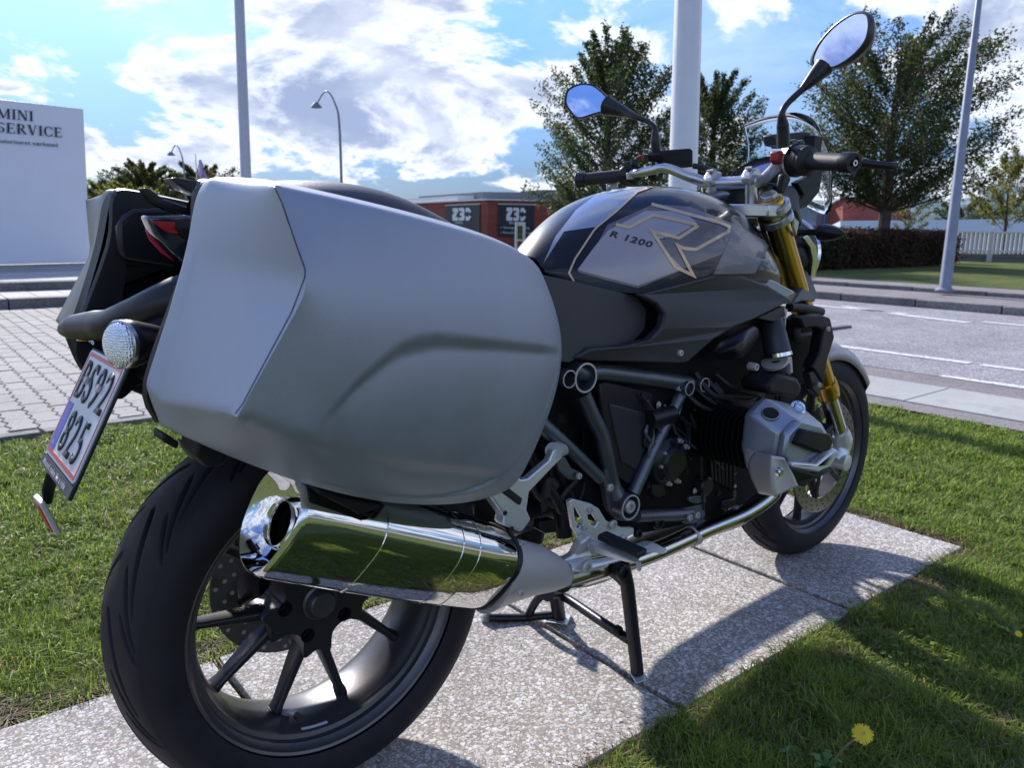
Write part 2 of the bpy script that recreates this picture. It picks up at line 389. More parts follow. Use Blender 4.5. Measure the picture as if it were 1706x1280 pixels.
def speckle(name, base1, base2, chips, sc, amount, big=(.75, 1.2), bump=.5):
    """stone chips of uneven outline and size in a mortar ground"""
    m, t, b, pos = pmat(name)
    nz = nd(t, 'ShaderNodeTexNoise', i_Scale=sc*.9, i_Detail=2.0); t.links.new(pos, nz.inputs['Vector'])
    vs = nd(t, 'ShaderNodeVectorMath', operation='SCALE'); vs.inputs['Scale'].default_value = 1.1/sc; t.links.new(nz.outputs[1], vs.inputs[0])
    va = nd(t, 'ShaderNodeVectorMath', operation='ADD'); t.links.new(pos, va.inputs[0]); t.links.new(vs.outputs[0], va.inputs[1]); wp = va.outputs[0]
    c = tmix(t, ramp(t, tnoise(t, pos, sc*.5), ((.35, (0, 0, 0)), (.65, (1, 1, 1)))), base1, base2); hgt = None
    for k_, (s_, am) in enumerate(((sc*1.9, amount), (sc, amount*.8))):
        sp = nd(t, 'ShaderNodeSeparateColor'); t.links.new(tvor(t, wp, s_, out=1), sp.inputs[0])
        mk = nd(t, 'ShaderNodeMath', operation='LESS_THAN', i_1=am); t.links.new(sp.outputs[0], mk.inputs[0])
        edge = tvor(t, wp, s_, out=0); m2 = nd(t, 'ShaderNodeMapRange'); m2.inputs[1].default_value = .62; m2.inputs[2].default_value = .44; t.links.new(edge, m2.inputs[0])
        mm = nd(t, 'ShaderNodeMath', operation='MULTIPLY'); t.links.new(mk.outputs[0], mm.inputs[0]); t.links.new(m2.outputs[0], mm.inputs[1])
        c = tmix(t, mm.outputs[0], c, ramp(t, sp.outputs[1], chips)); hgt = mm.outputs[0]
    bg_ = ramp(t, tnoise(t, pos, 1.6, 5), ((.3, (big[0],)*3), (.7, (big[1],)*3))); c = tmix(t, 1., c, bg_, 'MULTIPLY')
    fine = ramp(t, tnoise(t, pos, sc*3, 2), ((.3, (.8,)*3), (.7, (1.2,)*3))); c = tmix(t, 1., c, fine, 'MULTIPLY')
    st_ = ramp(t, tnoise(t, pos, 4.5, 8, .7), ((.30, (.62,)*3), (.48, (1.,)*3))); c = tmix(t, .6, c, tmix(t, 1., c, st_, 'MULTIPLY'))
    t.links.new(c, b.inputs['Base Color']); tbump(t, b, hgt, bump, .0015); return m
slab_m = speckle('exposed_aggregate', (.235, .208, .19), (.31, .28, .26), ((0, (.44, .42, .41)), (.55, (.66, .65, .65)), (.8, (.36, .30, .26)), (1, (.55, .51, .48))), 112, .60, (.74, 1.15))
paver_m = speckle('paver_concrete', (.25, .235, .235), (.31, .295, .29), ((0, (.38, .37, .37)), (1, (.20, .19, .19))), 160, .4, (.85, 1.1))
tile_m = speckle('smooth_tile', (.36, .36, .36), (.42, .42, .41), ((0, (.46, .46, .46)), (1, (.32, .32, .32))), 220, .25, (.9, 1.08), .15)
asph_m = speckle('asphalt', (.20, .195, .215), (.26, .25, .27), ((0, (.50, .49, .52)), (.6, (.36, .35, .38)), (1, (.11, .11, .12))), 62, .55, (.82, 1.12))
asph2_m = speckle('asphalt_path', (.21, .19, .20), (.28, .25, .26), ((0, (.32, .30, .30)), (1, (.12, .11, .11))), 90, .45, (.85, 1.1))
kerb_m = speckle('kerb_granite', (.15, .145, .15), (.24, .23, .23), ((0, (.30, .29, .29)), (1, (.07, .07, .07))), 80, .4, (.6, 1.2))
def lawn_mat(name, k=1.):
    m, t, b, pos = pmat(name, .95, .1)
    n = tnoise(t, pos, 2.2, 8, .65); n2 = tnoise(t, pos, 60, 4)
    c = ramp(t, n, ((.3, (.085*k, .115*k, .040*k)), (.5, (.125*k, .155*k, .052*k)), (.7, (.175*k, .185*k, .080*k)))); c2 = ramp(t, n2, ((.35, (.45,)*3), (.65, (1.35,)*3)))
    t.links.new(tmix(t, 1., c, c2, 'MULTIPLY'), b.inputs['Base Color']); tbump(t, b, n2, 1., .02); return m
lawn_m = lawn_mat('lawn_far')
m_, t_, b_, pos_ = pmat('soil'); SOIL = m_
t_.links.new(ramp(t_, tnoise(t_, pos_, 25, 8), ((.3, (.030, .022, .016)), (.6, (.07, .052, .038)), (.8, (.10, .085, .05)))), b_.inputs['Base Color']); tbump(t_, b_, tnoise(t_, pos_, 80), 1, .01)
def sheet(name, x0, y0, x1, y1, z, m, kind='structure', parent=None, th=0):
    b = MB()
    if th: b.box(((x0+x1)/2, (y0+y1)/2, z-th/2), (x1-x0, y1-y0, th))
    else: b.add([(x0, y0, z), (x1, y0, z), (x1, y1, z), (x0, y1, z)], [(0, 1, 2, 3)])
    o = b.build(name, m, parent, smooth=False)
    if kind and parent is None: o['kind'] = kind
    return o
ground = sheet('ground', -700, -700, 900, 900, -.055, lawn_m)
lawn = sheet('lawn_ground', -6, -9, 3.70, 2.70, -.022, lawn_m)
# path of large exposed-aggregate slabs under the motorcycle
path = sheet('slab_path', -3.4, -.31, 1.95, .445, -.032, SOIL)
for i, x in enumerate((-3.30, -2.645, -1.99, -1.335, -.68, -.02, .64, 1.30)):
    o = MB().box((0, 0, -.02), (.644, .738, .04)).build('concrete_slab', slab_m, path, bv=.004)
    o.location = (x+.3225, .0675, .0006*(i % 3)); o.rotation_euler = (.002*((i*7) % 3-1), .002*((i*5) % 3-1), .004*((i*3) % 3-1))
# block paving on the left: zigzag pavers one by one
yard = sheet('paved_yard', -9, 2.78, 3.70, 8.62, -.03, SOIL)
PW, PL, AM = .112, .224, .020
off = [0, AM, 0, AM, 0]
def paver_mesh():
    g = .0022
    lf = [(-PW/2+g+off[k], -PL/2+g+(PL-2*g)*k/4) for k in range(5)]; rt_ = [(PW/2-g+off[k], -PL/2+g+(PL-2*g)*k/4) for k in range(5)]
    out = lf+rt_[::-1]; c = 10
    ins = [(x*.93 if False else x-math.copysign(.004, x-off[(k if k < 5 else 9-k)]), y*.965) for k, (x, y) in enumerate(out)]
    v = [(x, y, -.03) for x, y in out]+[(x, y, -.0035) for x, y in out]+[(x, y, 0) for x, y in ins]
    f = [(i, i+c, (i+1) % c+c, (i+1) % c) for i in range(c)]+[(i+c, i+2*c, (i+1) % c+2*c, (i+1) % c+c) for i in range(c)]+[tuple(range(2*c, 3*c))]
    me = bpy.data.meshes.new('paver'); me.from_pydata(v, [], f)
    bm = bmesh.new(); bm.from_mesh(me); bmesh.ops.recalc_face_normals(bm, faces=bm.faces)
    bm.to_mesh(me); bm.free(); me.materials.append(paver_m); return me
pme = paver_mesh(); cells = []
for i in range(int(-4.6/PW), int(3.62/PW)):
    for j in range(27):
        x = (i+.5)*PW; y = 2.86+PL*(j+.5*(i % 2)); 
        if y > 8.50: continue
        d = Vector((x, y, 0))-CC; z = d.dot(FW)
        if z < 1: continue
        px, py = 853+CF*d.dot(RT)/z, 640-CF*d.dot(UP)/z
        vis = -25 < px < 325 and not (px > 165 and py < 600)
        cells.append((0 if vis else 1, z, x, y))
cells.sort(); solo = [c for c in cells if c[0] == 0][:300]; rest = cells[len(solo):]
rp_ = random.Random(5)
for c in solo:
    o = bpy.data.objects.new('paver', pme); COL.objects.link(o); o.parent = yard; o.location = (c[2], c[3], rp_.uniform(-.0015, .0015)); o.rotation_euler = (rp_.uniform(-.008, .008), rp_.uniform(-.008, .008), rp_.uniform(-.006, .006))
pv = np.array([v.co[:] for v in pme.vertices]); pf = [tuple(p.vertices) for p in pme.polygons]
allv = np.concatenate([pv+np.array([c[2], c[3], rp_.uniform(-.0015, .0015)]) for c in rest]); allf = [tuple(a+k*len(pv) for a in f) for k in range(len(rest)) for f in pf]
me = bpy.data.meshes.new('pavers_beyond'); me.from_pydata(allv.tolist(), [], allf); o = link('pavers_beyond', me, paver_m, yard, False); o['kind'] = 'stuff'
kb = empty('yard_edging', (0, 2.73, 0)); kb['kind'] = 'structure'
for k in range(14):
    o = MB().box((-7+k*1.0+.5, 2.735, -.035), (.985, .07, .10)).build('edging_stone', kerb_m, kb, bv=.005)
# two steps with kerbs up to the sign
steps = sheet('raised_pavement', -12, 8.72, 3.60, 9.66, .09, SOIL)
st2 = sheet('upper_pavement', -12, 9.80, 3.60, 40, .19, paver_m)
for y, z in ((8.66, .10), (9.73, .20)):
    for k in range(13):
        o = MB().box((-9.4+k*1.0+.5, y, z-.08), (.988, .13, .16)).build('kerb_stone', kerb_m, steps if z < .15 else st2, bv=.008)
tm = MB().box((0, 0, -.02), (.292, .292, .04)).mesh('paving_tile'); tm.materials.append(tile_m)
tn = MB().box((0, 0, -.02), (.196, .296, .04)).mesh('paving_tile'); tn.materials.append(tile_m)
for i in range(-3, 12):
    for j in range(3):
        o = bpy.data.objects.new('paving_tile', tm); COL.objects.link(o); o.parent = steps; o.location = (i*.3+.15, 8.88+j*.3, .1+rp_.uniform(0, .002))
for i in range(-4, 16):
    for j in range(6):
        o = bpy.data.objects.new('paving_tile', tn); COL.objects.link(o); o.parent = st2; o.location = (i*.2+.2+.1*(j % 2), 9.95+j*.3, .204+rp_.uniform(0, .002))
# right: footpath, tiles, road, far pavements (all run along y)
sheet('path_margin', 3.70, -60, 3.90, 90, -.004, asph2_m)
fp = sheet('footpath', 3.90, -60, 4.50, 90, -.006, kerb_m)
for k in range(-8, 9):
    o = MB().box((0, 0, -.02), (.592, 1.188 if False else .990, .04)).build('pavement_slab', tile_m, fp, bv=.003); o.location = (4.2, .27+k*1.0, rp_.uniform(.001, .004)); o.rotation_euler = (0, 0, rp_.uniform(-.004, .004))
sheet('gutter_strip', 4.50, -60, 4.86, 90, -.002, asph2_m)
MB().box((4.872, 15, -.02), (.02, 150, .04)).build('gutter_joint', kerb_m).__setitem__('kind', 'structure')
road = sheet('road', 4.884, -60, 9.90, 90, -.008, asph_m)
lm, lt, lb_, lp = pmat('worn_road_paint', .7)
w_ = ramp(lt, tnoise(lt, lp, 30, 6, .7), ((.36, (.15, .15, .16)), (.46, (.62, .62, .64)), (.7, (.74, .74, .76)))); lt.links.new(w_, lb_.inputs['Base Color'])
for n_, (xa, ya, xb, yb_, w) in enumerate(((5.66, 1.10, 5.62, 9.0, .055), (5.665, .55, 5.645, 1.02, .05), (5.60, -.6, 5.66, .40, .03), (4.98, -.3, 4.93, 1.0, .05), (8.84, 3.0, 8.83, 4.6, .06), (8.50, 2.2, 8.66, 2.95, .08), (8.66, 2.95, 9.05, 3.9, .07), (8.74, 1.0, 8.73, 2.15, .06), (8.40, .6, 8.52, 1.5, .07), (8.80, 5.0, 9.2, 6.2, .08))):
    d = Vector((xb-xa, yb_-ya, 0)).normalized(); q = Vector((-d.y, d.x, 0))*w; a, b_ = Vector((xa, ya, -.004)), Vector((xb, yb_, -.004))
    MB().add([a-q, b_-q, b_+q, a+q], [(0, 1, 2, 3)]) if False else None
    g = MB(); g.add([a-q, b_-q, b_+q, a+q], [(0, 1, 2, 3)]); g.build('road_marking', lm, road, smooth=False)
far = sheet('cycle_track', 9.90, -60, 11.45, 90, .08, asph2_m, th=.14)
for k in range(-10, 24): MB().box((0, 0, 0), (.14, .985, .16)).build('kerb_stone', kerb_m, far, bv=.012).location = (9.88, .6+k*1.0+.25, .012)
pav = sheet('far_pavement', 11.45, -60, 12.5, 90, .13, asph2_m, th=.14)
for k in range(-10, 24): MB().box((0, 0, 0), (.12, .985, .16)).build('kerb_stone', kerb_m, pav, bv=.012).location = (11.44, .6+k*1.0, .062)
sheet('verge', 12.5, -80, 400, 400, .135, lawn_m)
FZ_ = .135
# ------------------------------------------------------------------ posts
gal = mat('galvanised_steel', (.21, .24, .31), .45, .5, vary=.12, vscale=5, bump=.2, bscale=60)
wht = mat('white_post_paint', (.66, .66, .70), .1, .32, vary=.04, rvary=.05)
gry = mat('grey_post_paint', (.42, .43, .48), .2, .38, vary=.05, rvary=.05)
def post(name, a, b_, r0, r1, m, label, cat, base_z=0., extra=None):
    a, b_ = Vector(a), Vector(b_); d = (b_-a); base = a+d*((base_z-a.z)/d.z); t = empty(name, base); tag(t, label, cat)
    top_ = a+d*1.6 if False else b_
    MB().tube([base, b_], [r0, r1], n=32, sm=0).build('pole', m, t)
    MB().lathe([(0, .0001), (0, r0*1.6), (.02, r0*1.6), (.05, r0*1.05)], base, (0, 0, 1), 28).build('base_collar', m, t)
    return t
a = PD(1139, 260, 5.0); b_ = PD(1152, -160, 5.05); b_ = Vector((a.x+(b_.x-a.x), b_.y, b_.z))
t = post('flag_pole', a, a+(b_-a)*2.2, .092, .084, wht, 'thick white mast rising behind the fuel tank and left mirror', 'mast')
a = PD(410, 300, 14.5); b_ = PD(397, -40, 14.5); t = post('flag_pole', a, a+(b_-a)*1.5, .098, .086, gry, 'slim grey mast behind the right side case, left of centre', 'mast', .2)
a = PZ(1574, 485, .13); D_ = (a-CC).dot(FW); b_ = PD(1632, -10, D_); t = post('lamp_post', a, a+(b_-a)*1.35, .080, .026, gal, 'leaning galvanised lamp post on the far pavement at the right', 'lamp post', .13)
def curved_lamp(px, py, hx_, hy_, D, label):
    g0 = PD(px, 400, D); top_ = PD(px, py, D); top_.x, top_.y = g0.x, g0.y; hd_ = PD(hx_, hy_, D); base = Vector((g0.x, g0.y, FZ_ if g0.x > 14 else .2))
    t = tag(empty('street_lamp', base), label, 'street lamp')
    s = top_.z-base.z; q = hd_-top_
    MB().tube([base, Vector((base.x, base.y, top_.z-q.length*.1)), top_+q*.18+Vector((0, 0, q.length*.42)), top_+q*.55+Vector((0, 0, q.length*.52)), hd_+Vector((0, 0, .08))], [.060, .045, .032, .028, .026], n=12, sm=6).build('curved_pole', gal, t)
    MB().lathe([(-.05, .001), (-.05, .07), (-.20, .20), (-.24, .22), (-.25, .18), (-.25, .001)], hd_+Vector((0, 0, .22)), (0, 0, 1), 24).build('lamp_head', gal, t)
curved_lamp(571, 215, 527, 178, 30, 'curved street lamp against the clouds right of the slim grey mast')
curved_lamp(314, 280, 285, 258, 44, 'curved street lamp above the dark trees left of the cases')
curved_lamp(203, 314, 180, 296, 62, 'smallest curved street lamp beside the white sign')
# ------------------------------------------------------------------ sign with serif lettering
signw = mat('sign_white', (.70, .73, .80), 0, .45, vary=.02, vscale=3)
sgn = tag(empty('sign', Vector((1.6, 11.7, .2))), 'tall white pylon sign reading MINI SERVICE on the tiled pavement', 'sign')
Ds0, Ds1 = 12.6, 13.7
TR0, BR0 = PD(139, 181, Ds1), PD(153, 456, Ds1)
TL0, BL0 = PD(-2, 165, Ds0), PD(4, 456, Ds0)
BR0.z = BL0.z = .21
def SQ(u, v, h=0.):   # u 0 at the picture's left cut, 1 at the right edge; v 0 bottom 1 top
    a = BL0.lerp(BR0, u); b2 = TL0.lerp(TR0, u); return a.lerp(b2, v)+SN*h
SN = Vector((0, 0, 0)); e1 = (BR0-BL0); SN = e1.cross(Vector((0, 0, 1))).normalized(); SN = -SN if SN.dot(FW) > 0 else SN
UL = -1.15
MB().slab([SQ(UL, 0), SQ(1, 0), SQ(1, 1), SQ(UL, 1.0)], -SN*.22).build('panel', signw, sgn, bv=.01)
def serif_text(name, txt, u0, v0, hu, hv, par, m):
    """letters from stems, hairlines, bowls and slab serifs"""
    S_, T_, q = .17, .07, .05
    def bar(x0, y0, x1, y1, w): d = Vector((x1-x0, y1-y0)); n = Vector((-d.y, d.x)).normalized()*w/2; return [(x0+n.x, y0+n.y), (x0-n.x, y0-n.y), (x1-n.x, y1-n.y), (x1+n.x, y1+n.y)]
    def arc(cx, cy, rx, ry, a0, a1, w, n=12):
        out = []
        for i in range(n):
            p, r = rad(a0+(a1-a0)*i/n), rad(a0+(a1-a0)*(i+1)/n); f = lambda t, k: (cx+math.cos(t)*(rx-k*w*(.35+.65*abs(math.cos(t)))), cy+math.sin(t)*(ry-k*w*(.35+.65*abs(math.cos(t)))))
            out.append([f(p, 0), f(r, 0), f(r, 1), f(p, 1)])
        return out
    I = lambda x: [bar(x, 0, x, 1, S_), bar(x-.16, q/2, x+.16, q/2, q), bar(x-.16, 1-q/2, x+.16, 1-q/2, q)]
    G = {'I': (.36, I(.18)), 'M': (1.05, [bar(.14, 0, .14, 1, .07), bar(.14, 1, .50, .05, .15), bar(.50, .05, .86, 1, .06), bar(.88, 0, .88, 1, S_), bar(.0, q/2, .28, q/2, q), bar(.72, q/2, 1.03, q/2, q), bar(.0, 1-q/2, .2, 1-q/2, q), bar(.8, 1-q/2, 1.03, 1-q/2, q)]),
         'N': (.86, [bar(.14, 0, .14, 1, .07), bar(.16, 1, .70, 0, .16), bar(.70, 0, .70, 1, .07), bar(0, q/2, .28, q/2, q), bar(.0, 1-q/2, .22, 1-q/2, q), bar(.56, 1-q/2, .84, 1-q/2, q)]),
         'S': (.64, arc(.30, .74, .27, .26, 40, 270, .15)+arc(.30, .27, .29, .27, -140, 90, .15)+[bar(.53, .72, .53, .98, .05), bar(.04, .02, .04, .30, .05)]),
         'E': (.72, I(.18)+[bar(.18, q/2+.01, .66, q/2+.01, T_), bar(.18, 1-q/2-.01, .62, 1-q/2-.01, T_), bar(.18, .51, .48, .51, T_), bar(.64, 0, .64, .26, .05), bar(.60, .76, .60, 1, .05), bar(.48, .40, .48, .62, .05)]),
         'R': (.80, I(.18)+arc(.36, .745, .28, .255, -90, 90, .15)+[bar(.18, .97, .36, .97, T_), bar(.18, .51, .38, .51, T_), bar(.38, .50, .70, .02, .15), bar(.60, q/2, .80, q/2, q)]),
         'V': (.80, [bar(.14, 1, .41, 0, .16), bar(.41, 0, .66, 1, .065), bar(0, 1-q/2, .30, 1-q/2, q), bar(.52, 1-q/2, .80, 1-q/2, q)]),
         'C': (.76, arc(.40, .50, .38, .52, 45, 315, .16, 20)+[bar(.66, .66, .66, .98, .05), bar(.66, .04, .66, .32, .05)])}
    b = MB(); x = 0
    for ch in txt:
        w, ps = G[ch]
        for k, p in enumerate(ps):
            pp = [SQ(u0+(x+a)*hu, v0+c*hv, .006+.0004*k) for a, c in p]; b.add(pp, [(0, 1, 2, 3)])
        x += w+.07
    o = b.build(name, m, par, smooth=False); return o
serif_text('lettering', 'MINI', -.024, .886, .144, .062, sgn, ink)
serif_text('lettering', 'SERVICE', -.03, .800, .144, .062, sgn, ink)
tx = text_mesh('Autoriseret værksted', 1, .01)
xs_ = [v.co.x for v in tx.vertices]
for v in tx.vertices: v.co = SQ(-.05+(v.co.x-min(xs_))/(max(xs_)-min(xs_))*.71, .738+v.co.y*.034, .006)
link('lettering', tx, sidegrey, sgn, False)
# ------------------------------------------------------------------ buildings
def brickmat(name, c1, c2, mo, sc):
    m, t, b, pos = pmat(name, .9); sx = nd(t, 'ShaderNodeSeparateXYZ'); t.links.new(pos, sx.inputs[0])
    ad = nd(t, 'ShaderNodeMath', operation='ADD'); t.links.new(sx.outputs[0], ad.inputs[0]); t.links.new(sx.outputs[1], ad.inputs[1])
    cm = nd(t, 'ShaderNodeCombineXYZ'); t.links.new(ad.outputs[0], cm.inputs[0]); t.links.new(sx.outputs[2], cm.inputs[1])
    br = nd(t, 'ShaderNodeTexBrick', i_Scale=sc); t.links.new(cm.outputs[0], br.inputs['Vector'])
    br.inputs['Color1'].default_value = (*c1, 1); br.inputs['Color2'].default_value = (*c2, 1); br.inputs['Mortar'].default_value = (*mo, 1)
    br.inputs['Mortar Size'].default_value = .012; br.inputs['Brick Width'].default_value = .5; br.inputs['Row Height'].default_value = .16
    c = tmix(t, 1., br.outputs[0], ramp(t, tnoise(t, pos, .9, 6), ((.3, (.75,)*3), (.7, (1.15,)*3))), 'MULTIPLY'); t.links.new(c, b.inputs['Base Color']); return m
brick = brickmat('red_brick', (.30, .070, .055), (.23, .052, .045), (.22, .12, .11), 2.4)
roofg = mat('roof_grey', (.17, .18, .20), .2, .6, vary=.1, vscale=1); roofl = mat('roof_white_metal', (.66, .68, .72), .2, .45, vary=.05, vscale=1)
signd = mat('banner_dark', (.020, .022, .040), 0, .5); glz = mat('window_glass', (.12, .15, .22), .3, .12, coat=.5)
def prism(b, pts, z0, z1): b.loft([[Vector((p.x, p.y, z0)) for p in pts], [Vector((p.x, p.y, z1)) for p in pts]])
def corner(px, D): p = PD(px, 400, D); return Vector((p.x, p.y, 0))
Dc = 30.
zt = PD(812, 334, Dc).z; cA, cB, cC_ = corner(812, Dc), corner(1030, 31.5), corner(560, 48)
cD = cB+(cC_-cA)
shop = tag(empty('brick_building', cA), 'low red brick building with dark banners beyond the road', 'building')
b = MB(); prism(b, [cA, cB, cD, cC_], FZ_-.3, zt); b.build('wall', brick, shop, smooth=False)
e = .25; dirR, dirL = (cB-cA).normalized(), (cC_-cA).normalized()
b = MB(); prism(b, [cA-dirR*e*.3-dirL*e*.3, cB-dirL*e*.3, cD+dirL*.2, cC_-dirR*e*.3], zt+.004, zt+.06); b.build('roof_edge', roofl, shop, smooth=False)
b = MB(); q0 = cA+dirR*.8+dirL*2.2; prism(b, [q0, cB+dirL*.4-dirR*.5, cB+dirL*7, q0+dirL*7], zt+.064, zt+.40); b.build('roof_plant', roofg, shop, smooth=False)
b = MB(); q0 = cA+dirL*3.0+dirR*.1; prism(b, [q0, q0+dirR*6, q0+dirR*6+dirL*6, q0+dirL*6], zt+.066, zt+.26); b.build('skylight', roofl, shop, smooth=False)
b = MB(); q0 = cA+dirL*9+dirR*.1; prism(b, [q0, q0+dirR*6, q0+dirR*6+dirL*9, q0+dirL*9], zt+.066, zt+.24); b.build('skylight', roofl, shop, smooth=False)
b = MB(); q0 = cA+dirR*3.0+dirL*1.4; prism(b, [q0, q0+dirR*1.6, q0+dirR*1.6+dirL*2, q0+dirL*2], zt+.40, zt+.52); b.build('chimney', roofg, shop, smooth=False)
def banner(o0, d, w, z0, z1, txts):
    n_ = d.cross(Vector((0, 0, 1))); n_ = -n_ if n_.dot(FW) > 0 else n_
    g = lambda u, v, h=.04: o0+d*u*w+Vector((0, 0, z0+(z1-z0)*v))+n_*h
    bn = MB().slab([g(0, 0), g(1, 0), g(1, 1), g(0, 1)], -n_*.03).build('banner', signd, shop, smooth=False)
    MB().slab([g(-.01, 1.005, .05), g(1.01, 1.005, .05), g(1.01, 1.05, .05), g(-.01, 1.05, .05)], -n_*.045).build('banner_rail', gry, shop, smooth=False)
    # Z 3 C in heavy cut lettering
    def poly(pp): bb = MB(); bb.slab([g(u, v, .045) for u, v in pp], n_*.008); return bb.build('banner_lettering', signw, bn, smooth=False)
    k = lambda pp, ox: [(ox+.17*a, .50+.42*c) for a, c in pp]
    poly(k([(0, .78), (.08, 1), (.92, 1), (1, .9), (1, .70), (.55, .28), (1, .28), (1, .02), (.9, 0), (.1, 0), (0, .1), (0, .42), (.38, .74), (.1, .72)], .22))
    poly(k([(.05, 1), (.85, 1), (1, .86), (1, .6), (.88, .5), (1, .4), (1, .14), (.85, 0), (.05, 0), (0, .24), (.5, .26), (.58, .36), (.2, .42), (.2, .60), (.58, .66), (.5, .76), (0, .76)], .41))
    poly(k([(.1, .62), (.1, .98), (.6, 1), (1, .72), (.72, .58), (.45, .74)], .60)); poly(k([(.1, .38), (.1, .02), (.6, 0), (1, .28), (.72, .42), (.45, .26)], .60))
    for (u, v, s_, w_) in txts:
        place_text('banner_lettering', s_, g(u, v, .046), d, Vector((0, 0, 1)), signw, bn, w_, w_)
wR = (corner(888, 30.55)-corner(829, 30.12)).length
zb0, zb1 = PD(860, 394, 30.3).z, PD(860, 342, 30.3).z
banner(cA+dirR*((corner(829, 30.12)-cA).length), dirR, wR, zb0, zb1, ((.30, .40, 'Biludlejning', .14), (.06, .25, '+ Varevogne til flytning', .125), (.06, .09, '+ Personbiler til kort leje', .125)))
p0 = cA+dirL*.5; wL = 3.2
banner(cA+dirL*3.9, -dirL, 3.3, zb0-.02, zb1-.0, ((.30, .40, 'Biludlejning', .16), (.06, .22, '+ Varevogne', .16)))
sd_ = tag(empty('info_stand', PZ(866, 417, .135)), 'narrow pale frame stand with small poster in front of brick wall', 'stand')
Dn = (PZ(866, 417, .135)-CC).dot(FW); zs = PD(866, 370, Dn).z; ax = PD(859.5, 417, Dn); bx = PD(872.5, 417, Dn); dd = (bx-ax).normalized()
for p in (ax, bx): MB().box((p.x, p.y, (zs+.13)/2), (.07, .07, zs-.13)).build('post', wht, sd_)
for zz, h in ((zs, .12), (zs-.58, .05), (zs-.86, .05)):
    MB().slab([Vector((ax.x, ax.y, zz-h)), Vector((bx.x, bx.y, zz-h)), Vector((bx.x, bx.y, zz)), Vector((ax.x, ax.y, zz))], FW*.05).build('crossbar', wht, sd_, smooth=False)
pm_ = MB().slab([Vector((ax.x, ax.y, zs-.56))+FW*.06, Vector((bx.x, bx.y, zs-.56))+FW*.06, Vector((bx.x, bx.y, zs-.12))+FW*.06, Vector((ax.x, ax.y, zs-.12))+FW*.06], FW*.02).build('poster', mat('poster_print', (.10, .095, .03), 0, .5, vary=.7, vscale=5), sd_, smooth=False)
# right hand far side
def block(label, name, px0, D0, px1, D1, ytop, ybot, depth, m, dep=None):
    a, b_ = corner(px0, D0), corner(px1, D1); q = (b_-a).normalized(); n_ = Vector((-q.y, q.x, 0)); n_ = -n_ if n_.dot(FW) < 0 else n_
    t = tag(empty(name, Vector((a.x, a.y, FZ_))), label, 'building'); z0, z1 = PD(px0, ybot, D0).z if ybot else FZ_-.3, PD(px0, ytop, D0).z
    b = MB(); prism(b, [a, b_, b_+n_*depth, a+n_*depth], z0, z1); b.build('wall', m, t, smooth=False); return t, a, b_, q, n_, z0, z1
t, a, b_, q, n_, z0, z1 = block('glazed grey hall seen under the right mirror beside the big tree', 'glazed_hall', 1320, 42, 1406, 42, 340, 0, 10, gry)
for k in range(12):
    u0 = (b_-a).length*(.03+.08*k); p = a+q*u0-n_*.03; w = (b_-a).length*.07
    MB().slab([Vector((p.x, p.y, .5)), Vector((p.x, p.y, .5))+q*w, Vector((p.x, p.y, z1-.15))+q*w, Vector((p.x, p.y, z1-.15))], n_*.02).build('pane', glz, t, smooth=False)
MB().slab([Vector((a.x, a.y, z1)), Vector((b_.x, b_.y, z1)), Vector((b_.x, b_.y, z1+.25)), Vector((a.x, a.y, z1+.25))], n_*9).build('roof', roofl, t, smooth=False)
a = PD(1404, 0, 40); 
gb_ = tag(empty('gabled_house', Vector((PD(1404, 390, 40).x, PD(1404, 390, 40).y, FZ_))), 'red brick gable end behind the big tree on the right', 'building')
gp = [PD(1404, 400, 40), PD(1527, 402, 40), PD(1526, 368, 40), PD(1490, 322, 40), PD(1404, 328, 40)]
MB().slab(gp, FW*9).build('wall', brick, gb_, smooth=False)
MB().slab([PD(1528, 366, 39.8), PD(1536, 367, 39.8), PD(1496, 317, 39.8), PD(1489, 320, 39.8)], FW*9.5).build('roof', roofl, gb_, smooth=False)
MB().slab([PD(1400, 326, 39.8), PD(1492, 318, 39.8), PD(1492, 322, 39.8), PD(1400, 330, 39.8)], FW*9.5).build('roof', roofl, gb_, smooth=False)
lg_ = tag(empty('long_hall', Vector((PD(1405, 390, 36).x, PD(1405, 390, 36).y, FZ_))), 'long flat hall with pale white roof behind hedge and fence', 'building')
whl = mat('hall_white', (.60, .68, .84), 0, .5, vary=.03, vscale=.8)
MB().slab([PD(1400, 384, 35.5), PD(1760, 388, 33), PD(1760, 364, 33), PD(1400, 368, 35.5)], FW*6).build('roof', whl, lg_, smooth=False)
MB().slab([PD(1402, 400, 35.7), PD(1758, 440, 33.2), PD(1758, 386, 33.2), PD(1402, 383, 35.7)], FW*5).build('wall', glz, lg_, smooth=False)
# fence on its low wall
fn = tag(empty('picket_fence', PZ(1600, 436, FZ_)), 'pale picket fence on a low grey wall behind the hedge', 'fence')
F0, F1 = PZ(1575, 434, FZ_), PZ(1760, 438, FZ_); fd = (F1-F0); fl_ = fd.length; fd.normalize(); fnn = Vector((-fd.y, fd.x, 0))
dF = (F0-CC).dot(FW); ztop = PD(1575, 384, dF).z; zmid = PD(1575, 421, dF).z
wal = MB().box(F0+fd*fl_/2+Vector((0, 0, (zmid-.02+FZ_)/2-FZ_)), (.001, .001, .001))
plk = mat('grey_plank', (.15, .145, .16), 0, .7, vary=.15, vscale=3)
for k in range(2):
    z0, z1 = FZ_+(zmid-FZ_)*k/2, FZ_+(zmid-FZ_)*(k+1)/2-.012
    MB().slab([Vector((*(F0).xy, z0)), Vector((*(F1).xy, z0)), Vector((*(F1).xy, z1)), Vector((*(F0).xy, z1))], FW*.1).build('wall_board', plk, fn, smooth=False)
npk = int(fl_/.115)
